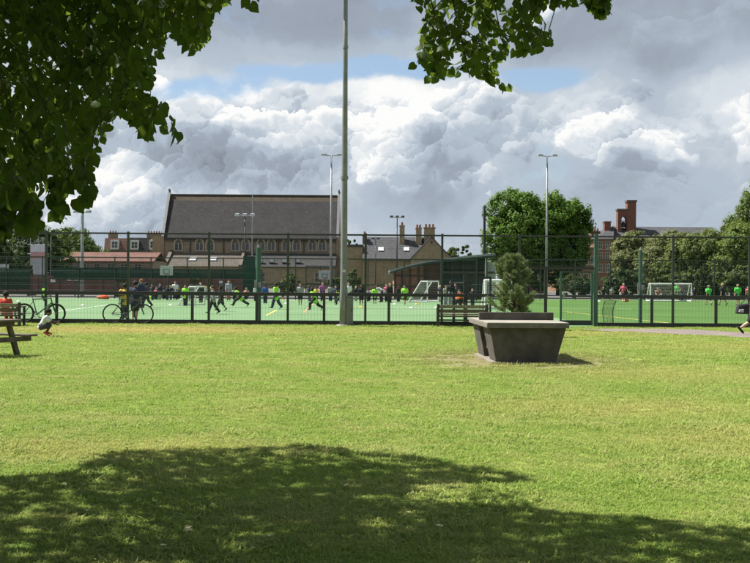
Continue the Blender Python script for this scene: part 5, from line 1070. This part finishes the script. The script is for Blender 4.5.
def crowd():
    o = on_pitch
    o(44.8, 300, 288, A_, 'stand', LIME, NAVY, 'far player in a bright green bib beside the mountain bike', skin='dark', hair='black', D=70)
    o(125, 321, 285, 25, 'stand', YEL, BLK, 'person in a yellow top and black trousers by the road bike', hair='black', skin='dark', D=40.3)
    o(135.2, 320, 282.5, -12, 'stand', NAVY, BLK, 'tall dark clothed person standing behind the road bike', hair='black', skin='tan', low_kind='shorts', D=39.2, sleeves=.9)
    o(141.6, 306, 280.0, 60, 'stand', NAVY, NAVY, 'ginger haired person in a navy top behind the road bike group', hair='ginger', D=55, sleeves=1.4)
    o(146.6, 308, 283.2, L_, 'walk', (0.05, 0.05, 0.07), BLK, 'dark clothed child at the right of the group by the road bike', hair='black', skin='dark')
    o(160.2, 0, 284.5, C_, 'stand', NAVY, GREY, 'child in navy standing by the far fence between seated children', D=76, hair='brown', sleeves=1.4)
    o(157.5, 0, 290.5, 160, 'floor', PINK, NAVY, 'seated child in a pink top by the far fence left of the white shirted adult', D=76.5, H=1.15)
    o(163.8, 0, 290.5, 200, 'floor', GREY, BLK, 'seated child in grey by the far fence right of a standing child', D=76.3, H=1.15, hair='black', skin='dark')
    o(170.8, 0, 286.0, 150, 'stand', NAVY, NAVY, 'child in dark blue left of the white shirted adult', D=75.5, hair='brown')
    o(175.2, 0, 282.2, 200, 'akimbo', WHT, NAVY, 'adult in a white shirt by the far fence, left of the green bib child', D=76, hair='brown')
    o(178.6, 0, 290.0, 180, 'floor', (0.08, 0.09, 0.12), BLK, 'seated child in dark clothes just right of the white shirted adult', D=76.5, H=1.15, hair='black')
    o(185.4, 306.5, 285.8, 170, 'stand', LIME, BLK, 'child in a bright green bib standing left of the white triangular goal', hair='black', skin='tan', long_hair=True, sleeves=.3)
    o(190.6, 0, 285.5, 210, 'stand', BLK, NAVY, 'dark clothed child right behind the green bib child', D=72, hair='black', skin='dark', sleeves=1.4)
    o(201.0, 0, 283.0, 170, 'stand', BLK, BLK, 'person in black standing behind the white triangular goal', D=68, hair='black', sleeves=1.4)
    o(213.2, 314.5, 286.5, L_, 'walk', GREY, BLK, 'boy in grey and black striding left, nearest of the runners', hair='brown', skin='light', sleeves=1.4)
    o(221.0, 311.6, 287.2, 75, 'walk', (0.03, 0.03, 0.035), BLK, 'boy in black walking beside the grey clad boy', hair='black', skin='dark', low_kind='shorts')
    o(228.7, 0, 281.0, 190, 'stand', (0.30, 0.32, 0.42), (0.30, 0.16, 0.1), 'person in a pale blue top by the far fence behind the black clad boy', D=75, hair='brown', sleeves=1.3)
    o(240.0, 307.0, 292.0, L_, 'sprint', LIME, BLK, 'child in lime sprinting left with legs wide apart', hair='black', skin='dark', H=1.22)
    o(235.0, 0, 290.5, 180, 'floor', GREY, NAVY, 'seated child in grey by the far fence above the sprinting child', D=77, H=1.15)
    o(247.0, 0, 290.8, 170, 'floor', (0.55, 0.27, 0.22), NAVY, 'seated child in a salmon top left of the thick green post', D=77, H=1.15)
    o(265.2, 304.2, 285.2, 20, 'stand', BLUE_, NAVY, 'child in a blue top right of the thick green post', hair='black', skin='tan', sleeves=1.3)
    o(276.2, 309.4, 283.8, 70, 'walk', LIME, NAVY, 'adult in a lime bib and navy trousers walking left near the yellow line', hair='black', skin='dark', sleeves=.5)
    o(300.2, 305.5, 284.2, 180, 'stand', GREY, BLK, 'child in a grey shirt and black shorts left of the orange topped child', hair='brown', low_kind='shorts', skin='tan')
    o(316.2, 302, 287.5, 170, 'stand', YEL, NAVY, 'child in an orange yellow top behind the running lime bib', D=70, hair='black', skin='dark')
    o(314.8, 310.5, 294.5, 60, 'run', LIME, BLK, 'child in a lime bib running beside the orange line', hair='black', skin='dark', H=1.2)
    o(322.6, 0, 283.5, 200, 'akimbo', PURP, NAVY, 'person in a purple top left of the tall column', D=74, hair='ginger')
    o(330.6, 0, 285.0, 180, 'stand', GREY, NAVY, 'person in grey standing between the purple top and the tall column', D=75, hair='black', skin='dark')
    o(336.0, 0, 286.5, 150, 'stand', NAVY, NAVY, 'child in navy just left of the tall column', D=70, hair='brown', sleeves=1.3)
    o(339.0, 305, 290.5, 120, 'run', LIME, BLK, 'child in a lime bib half hidden by the tall column', hair='black', skin='tan')
    o(348.2, 0, 282.8, 190, 'stand', WHT, BLK, 'person in a white shirt showing above the grey cabinet', D=62, hair='brown')
    o(361.2, 306, 285.6, 180, 'stand', BLK, BLK, 'dark clothed player right of the grey cabinet', hair='black', skin='dark', low_kind='shorts', sleeves=1.3)
    o(374.8, 304.5, 287.5, 200, 'stand', LIME, BLK, 'child in a lime bib right of the fence post after the cabinet', hair='black', skin='dark', low_kind='shorts')
    o(383.0, 0, 290.0, 75, 'bend', (0.42, 0.42, 0.40), BLK, 'person in pale grey bending over beside a dark adult', D=73, hair='brown', H=1.35)
    o(386.6, 0, 284.8, 170, 'stand', PINK, BLK, 'person in a red top at the left of the adult pair', D=74, hair='brown')
    o(389.8, 0, 284.2, 200, 'stand', BLK, BLK, 'person in black behind the short post near the bending person', D=72, hair='fair', sleeves=1.3)
    o(404.8, 305.2, 285.8, 160, 'walk', LIME, BLK, 'player in a lime bib and black shorts in front of the brick pavilion', hair='black', skin='tan', low_kind='shorts')
    o(445.6, 305.5, 286.0, 210, 'stand', (0.34, 0.31, 0.27), GREY, 'child in beige left of the tall dark adult at the goal', hair='brown')
    o(450.6, 306.5, 281.8, 170, 'stand', BLK, GREY, 'tall dark adult in the group beside the leaning goal', hair='black', skin='dark', sleeves=1.3)
    o(455.6, 305.5, 284.5, 150, 'stand', (0.06, 0.06, 0.07), BLK, 'dark clothed person at the right of the group beside the goal', hair='black', skin='tan', sleeves=1.3)
    o(463.6, 308.0, 298.8, 120, 'crouch', ORNG, BLK, 'person in a bright orange jacket crouching behind the bench', hair='black', H=1.45, sleeves=1.4)
    o(472.4, 307.0, 289.5, 170, 'stand', BLK, NAVY, 'dark clothed child behind the black gate', hair='brown', sleeves=1.3)
    for i, (px, hd, tp, pz, lab) in enumerate(((152.5, 285, NAVY, 'stand', 'child in navy by the far fence left of the seated pink top'), (167.4, 287, BLK, 'stand', 'child in black by the far fence between two groups of seated children'), (206.5, 288, GREY, 'stand', 'child in grey beyond the right side of the small white goal'), (255.8, 286, WHT, 'stand', 'child in white by the far fence beside the thick green post'),
        (309.5, 286, NAVY, 'stand', 'child in navy by the far fence left of the orange topped child'), (356.0, 287, BLK, 'stand', 'child in black by the far fence just right of the grey cabinet'), (367.6, 288, GREY, 'floor', 'seated child in grey by the far fence right of the dark player'), (398.5, 287, BLK, 'stand', 'dark clothed child left of the lime bib at the pavilion'), (440.5, 286, NAVY, 'stand', 'child in navy in front of the goal mouth by the pavilion'))):
        o(px, 0, hd, 150 + 25 * (i % 4), pz, tp, (BLK, NAVY, GREY)[i % 3], lab, D=74 + i % 3, hair=('black', 'brown', 'fair')[i % 3], skin=('tan', 'dark', 'light')[i % 3], sleeves=(.6, 1.3)[i % 2], H=1.15 if pz == 'floor' else None)
    for px, hd, tp, lab in ((603.5, 287.5, BLK, 'player in black on the green pitch right of the gate post'), (612.0, 288, GREY, 'player in grey on the green pitch left of the pink shirted player'), (694.5, 288, NAVY, 'player in navy just right of the goal'), (748.0, 287, (0.55, 0.2, 0.16), 'player in salmon at the right edge of the green pitch')):
        o(px, 0, hd, 170, 'stand', tp, BLK, lab, D=84, hair='brown', low_kind='shorts')
    # the green pitch
    o(623.5, 301.8, 284.0, 160, 'akimbo', PINK, BLK, 'player in a pink red shirt and black shorts left of the slim green post', hair='fair', low_kind='shorts', shoes=WHT)
    o(640.0, 301.5, 286.0, 180, 'stand', BLK, NAVY, 'player in black beside the slim green post', hair='brown', low_kind='shorts')
    o(657.5, 301.0, 291.5, 180, 'floor', (0.28, 0.10, 0.08), BLK, 'player in dark red sitting in the mouth of the goal', H=1.35, low_kind='shorts')
    o(676.8, 301.5, 284.6, 185, 'stand', GREENB, BLK, 'player in a green bib at the fence post before the goal', hair='brown', low_kind='shorts')
    o(682.8, 301.5, 288.0, 130, 'bend', BLK, BLK, 'goalkeeper in black leaning over at the right goal post', H=1.42, hair='brown')
    o(708.8, 305.6, 286.0, 10, 'walk', GREENB, BLK, 'player in a green bib and black shorts walking right of the goal', hair='fair', low_kind='shorts')
    o(722.8, 306.2, 284.2, 25, 'walk', BLK, BLK, 'player in black between the two green bibs', hair='fair', low_kind='shorts', skin='light')
    o(737.8, 305.4, 285.2, 0, 'stand', GREENB, BLK, 'player in a green bib near the right edge', hair='fair', low_kind='shorts')
    # on the lawn side of the fence
    q = G(41.0, 337.6); person((q.x, q.y, .02), 1.02, -78, 'crouch', (0.60, 0.60, 0.62), (0.05, 0.05, 0.07), 'small child in a pale top and red shoes crouching on the grass', skin='dark', hair='black', low_kind='shorts', near=True, shoes=RED_)
    person((XZ(5.5, 300, 35.52)[0], 35.52, 0), 1.30, 0, 'sit', RED_, RED_, 'person in a red shirt sitting on the bench at the left edge', skin='dark', hair='black', near=True, drop=.47)
    q = G(753.5, 335.0); person((q.x, q.y, .0), 1.40, -88, dict(POSE['walk'], hr=-30, kr=26, hl=26, lean=8), (0.05, 0.055, 0.06), BLK, 'child with bare legs walking out of the frame at the right edge', skin='light', hair='brown', low_kind='shorts', near=True)
crowd()
dg = bpy.context.evaluated_depsgraph_get()
baked = [(o, bpy.data.meshes.new_from_object(o.evaluated_get(dg))) for o in TODO]
for o, me in baked:
    o.modifiers.clear(); o.data = me; me.polygons.foreach_set('use_smooth', [True] * len(me.polygons))
def bag():
    q = G(753.5, 335.0); D = q.y - .25; c = P(741.5, 309.0, D); r = root('sports_bag', c, 'big black and white sports bag hanging behind the child at the right edge', 'bag')
    b = MB(); b.hexa([c + Vector(q) for q in ((-.17, -.12, -.14), (.20, -.12, -.15), (.20, .12, -.15), (-.17, .12, -.14))], [c + Vector(q) for q in ((-.13, -.09, .13), (.24, -.08, .17), (.24, .08, .17), (-.13, .09, .13))]); b.build('bag_body', cloth((0.02, 0.02, 0.022)), r, smooth=True, bevel=.05)
    MB().hexa([c + Vector(q) for q in ((-.12, -.138, -.09), (.02, -.138, -.10), (.02, -.10, -.10), (-.12, -.10, -.09))], [c + Vector(q) for q in ((-.10, -.125, -.01), (.04, -.125, .0), (.04, -.09, .0), (-.10, -.09, -.01))]).build('side_panel', cloth((0.42, 0.42, 0.44)), r, bevel=.012)
    MB().path([c + Vector((-.02, -.03, .15)), c + Vector((.12, 0, .30)), c + Vector((.30, .05, .36)), c + Vector((.36, .1, .2))], .012, 6).build('strap', BLACK, r)
bag()

# ------------------------------------------------------------------ bicycles
def bicycle(loc, rz, label, mtb):
    r = root('bicycle', loc, label, 'bicycle', None, rz); R_w = .335; hb = .52; fr = mat('bike_frame_mtb', (0.03, 0.05, 0.04), (0.05, 0.12, 0.05), 3, 0.35, coat=.5) if mtb else mat('bike_frame_road', (0.016, 0.016, 0.018), None, 3, 0.35, coat=.5)
    tyre = .026 if mtb else .015; rub = mat('rubber', (0.02, 0.02, 0.02), None, 5, 0.8)
    for x in (-hb, hb):
        w = MB().ring((x, 0, R_w), (0, 1, 0), R_w - tyre, tyre, 36, 8).build('wheel', rub, r, local=True, smooth=True); MB().ring((x, 0, R_w), (0, 1, 0), R_w - tyre * 2 - .008, .010, 36, 6).build('rim', BLACK, w, local=True, smooth=True)
        s_ = MB(); s_.tube((x, -.04, R_w), (x, .04, R_w), .02)
        for k in range(16): a = 2 * math.pi * k / 16; s_.tube((x, .02 * (-1) ** k, R_w), (x + math.cos(a) * (R_w - tyre * 2), 0, R_w + math.sin(a) * (R_w - tyre * 2)), .0018, None, 4, False)
        s_.build('spokes', GALV, w, local=True, fix=False)
    bb = (-.10, 0, .29); st = (-.24, 0, .80); hd = (.36, 0, .84 if mtb else .82); hl = (.39, 0, .70); t_ = .020 if mtb else .015
    f = MB().tube(bb, st, t_).tube(st, hd, t_).tube(bb, hl, t_ * 1.15).tube(hd, hl, t_ * 1.2)
    for y in (-.06, .06): f.tube(bb, (-hb, y, R_w), .010); f.tube((-.22, 0, .74), (-hb, y, R_w), .009)
    f.build('frame', fr, r, local=True, smooth=False)
    k = MB()
    for y in (-.06, .06): k.tube((.40, y, .66), (hb, y, R_w), .016 if mtb else .011)
    k.box((.37, -.07, .65), (.43, .07, .69)); k.build('fork', fr, r, local=True)
    MB().tube((-.235, 0, .78), (-.265, 0, .92), .014).build('seat_post', GALV, r, local=True)
    s_ = MB(); s_.hexa([(-.42, -.07, .92), (-.12, -.02, .93), (-.12, .02, .93), (-.42, .07, .92)], [(-.42, -.065, .97), (-.12, -.015, .955), (-.12, .015, .955), (-.42, .065, .97)]); s_.build('saddle', rub, r, local=True, bevel=.012)
    if mtb: MB().tube((.35, 0, .84), (.33, 0, .93), .016).path([(.30, -.33, .97), (.34, -.1, .94), (.34, .1, .94), (.30, .33, .97)], .013).build('handlebar', BLACK, r, local=True)
    else:
        h = MB().tube((.35, 0, .83), (.41, 0, .88), .015).tube((.41, -.2, .88), (.41, .2, .88), .012)
        for y in (-.2, .2): h.path([(.41, y, .88), (.50, y, .87), (.52, y, .80), (.46, y, .75), (.38, y, .76)], .013)
        h.build('handlebar', BLACK, r, local=True)
    MB().ring((-.10, -.05, .29), (0, 1, 0), .085, .008, 20, 5).build('chainring', GALV, r, local=True)
    for y, a in ((-.09, -.6), (.09, 2.54)):
        e = (-.10 + .17 * math.cos(a), y, .29 + .17 * math.sin(a)); c = MB().tube((-.10, y, .29), e, .011).build('crank', GALV, r, local=True); MB().box((e[0] - .045, y - (.08 if y < 0 else 0), e[2] - .012), (e[0] + .045, y + (.08 if y > 0 else 0), e[2] + .012)).build('pedal', rub, c, local=True)
    MB().path([(-.10, -.05, .375), (-.52, -.05, .38)], .006).path([(-.10, -.05, .205), (-.52, -.05, .29)], .006).build('chain', BLACK, r, local=True)
bicycle(((40.2 - CX) / F_PX * 37.6, 37.6, 0.01), math.radians(3), 'dark mountain bike leaning on the fence behind the crouching child', True)
bicycle(((128.3 - CX) / F_PX * 37.65, 37.65, 0.01), math.radians(2), 'black road bicycle leaning on the fence in front of dark clothed people', False)

# ------------------------------------------------------------------ goals, cones, balls, bags
GW = mat('goal_white', (0.72, 0.73, 0.72), (0.6, 0.61, 0.6), 4, 0.5); NETW = mat('goal_net', (0.45, 0.46, 0.46), (0.38, 0.4, 0.4), 4, 0.8)
def goal(loc, rz, W, H, dp, label, tr=.05, net=True, slope_back=True):
    r = root('football_goal', loc, label, 'goal', 'goals on the pitches', rz)
    for s_ in (-1, 1):
        MB().tube((s_ * W/2, 0, 0), (s_ * W/2, 0, H), tr).build('upright', GW, r, local=True); MB().tube((s_ * W/2, 0, tr), (s_ * W/2, dp, tr), tr * .8).build('ground_bar', GW, r, local=True); MB().tube((s_ * W/2, dp * (.35 if slope_back else .9), H), (s_ * W/2, dp, tr), tr * .8).build('back_stay', GW, r, local=True); MB().tube((s_ * W/2, 0, H), (s_ * W/2, dp * (.35 if slope_back else .9), H), tr * .8).build('top_bar', GW, r, local=True)
    MB().tube((-W/2, 0, H), (W/2, 0, H), tr).build('crossbar', GW, r, local=True); MB().tube((-W/2, dp, tr), (W/2, dp, tr), tr * .8).build('ground_bar', GW, r, local=True)
    if net:
        n = MB(); k = int(W / .16)
        for i in range(k + 1): x = -W/2 + W * i / k; n.path([(x, dp * .02, H), (x, dp * .35, H - .02), (x, dp * .7, H * .48), (x, dp, .05)], .006, 3)
        for j in range(14): f = j / 13; y = dp * (.35 + .65 * f); z = H * (1 - f) + .03; n.path([(-W/2, y, z), (W/2, y, z)], .006, 3)
        for s_ in (-1, 1):
            for j in range(7): z = H * (j + 1) / 8; n.path([(s_ * W/2, 0, z), (s_ * W/2, dp * (1 - .65 * z / H), z)], .006, 3)
        o = n.build('net', NETW, r, local=True, fix=False); o['kind'] = 'stuff'
q = G(671, 301.8); goal((q.x, q.y, .006), math.radians(3), 41.5 / F_PX * q.y, P(671, 284, q.y).z, 1.1, 'white football goal with net at the far end of the green pitch')
q = G(433, 302.0); goal((q.x, q.y, .006), math.radians(72), 2.9, P(432, 281.5, q.y).z, 1.3, 'white football goal seen from the side in front of the pavilion', .045)
q = G(488, 309.5); goal((q.x + .6, q.y, .006), math.radians(8), 1.5, P(484, 280.5, q.y).z, .8, 'white goal frame half hidden behind the young pine', .065)
q = G(200, 305.5); goal((q.x, q.y, .006), math.radians(78), 1.5, P(200, 286.8, q.y).z, 1.0, 'small white triangular sided goal on the left of the pale pitch', .035)
def cone(px, py, rgb, label, r_=.11, h=.05):
    q = G(px, py); q.z = .006; o = root('marker_cone', q, label, 'cone', 'marker cones'); n = 12; MB().tube((0, 0, 0), (0, 0, h), r_, r_ * .45, n, False).build('dome', cloth(rgb), o, local=True); MB().ring((0, 0, .006), (0, 0, 1), r_, .008, 16, 5).build('rim', cloth(rgb), o, local=True)
for px, py, c, lab in ((83.2, 305.6, WHT, 'white marker cone on the pale pitch left of the road bike'), (18.5, 301.5, WHT, 'white marker cone above the red shirted person'), (150.6, 305.6, WHT, 'white marker cone right of the road bike group'), (171, 305.2, WHT, 'white marker cone left of the green bib child'), (283.3, 299.5, YEL, 'yellow marker cone right of the lime bib adult'), (286.4, 303.6, WHT, 'white marker cone near the fence post right of the lime bib adult'),
    (286.5, 299.2, WHT, 'white marker cone by the far line right of the yellow cone'), (361.2, 307.4, YEL, 'yellow marker cone below the dark player by the cabinet'), (394.8, 304.3, WHT, 'white marker cone left of the pavilion player'), (411.6, 308.2, WHT, 'white marker cone right of the pavilion player, nearest'), (416.8, 304.4, YEL, 'yellow marker cone right of the pavilion player'), (436.2, 308.0, WHT, 'white marker cone in front of the leaning goal'), (599, 301.5, WHT, 'white marker cone right of the gate')): cone(px, py, c, lab, .13, .07)
def kit_bag(px, py, rgb, label, s=1.0):
    q = G(px, py); o = root('kit_bag', (q.x, q.y, .006), label, 'bag'); b = MB(); b.ball((0, 0, .17 * s), (.36 * s, .2 * s, .18 * s), 14, 10); b.ball((.22 * s, .03, .14 * s), (.2 * s, .16 * s, .15 * s), 12, 8); b.build('bag_body', cloth(rgb), o, local=True, smooth=True, fix=False)
    MB().path([(-.2 * s, -.05, .32 * s), (0, -.05, .42 * s), (.2 * s, -.05, .30 * s)], .02 * s, 6).build('handle', BLACK, o, local=True)
kit_bag(104.5, 299.2, (0.72, 0.11, 0.05), 'orange red kit bag at the far end of the pale pitch', .85); kit_bag(100.2, 299.0, (0.6, 0.2, 0.12), 'smaller salmon bag beside the orange red one', .7); kit_bag(154.2, 299.6, (0.25, 0.55, 0.08), 'lime green bundle of bibs by the far fence', .9); kit_bag(407, 300.5, (0.3, 0.55, 0.12), 'lime green bundle of bibs in front of the pavilion', 1.1); kit_bag(625.5, 301.8, (0.72, 0.2, 0.05), 'orange bag at the feet of the pink shirted player', .6)
def fallen():
    rng = random.Random(8); tv, tf = LEAF_BIG
    lv = mat('fallen_leaf', (0.62, 0.58, 0.30), (0.48, 0.46, 0.2), 12, 0.7)
    me = None
    for i, (px, py) in enumerate(((153.5, 481.5), (54, 513), (88, 517), (135.5, 507), (188, 534.5), (188.5, 537.5), (346.5, 491), (270, 542.5), (408.5, 519), (439, 533), (163.5, 553), (251, 555.5), (64, 490), (130, 530))):
        q = G(px, py)
        if me is None:
            me = bpy.data.meshes.new('fallen_leaf'); me.from_pydata([(a * .042, b * .042 - .02, c * .042) for a, b, c in tv], [], [tuple(f) for f in tf.tolist()]); me.materials.append(lv)
        o = bpy.data.objects.new('fallen_leaf', me); COL.objects.link(o); o.location = (q.x, q.y, .046); o.rotation_euler = (rng.uniform(-.2, .2), rng.uniform(-.2, .2), rng.uniform(0, 6)); s_ = rng.uniform(.7, 1.15); o.scale = (s_, s_, s_); tag(o, 'small pale yellow fallen leaf lying on the shaded grass', 'leaf', 'fallen leaves on the grass')
fallen()
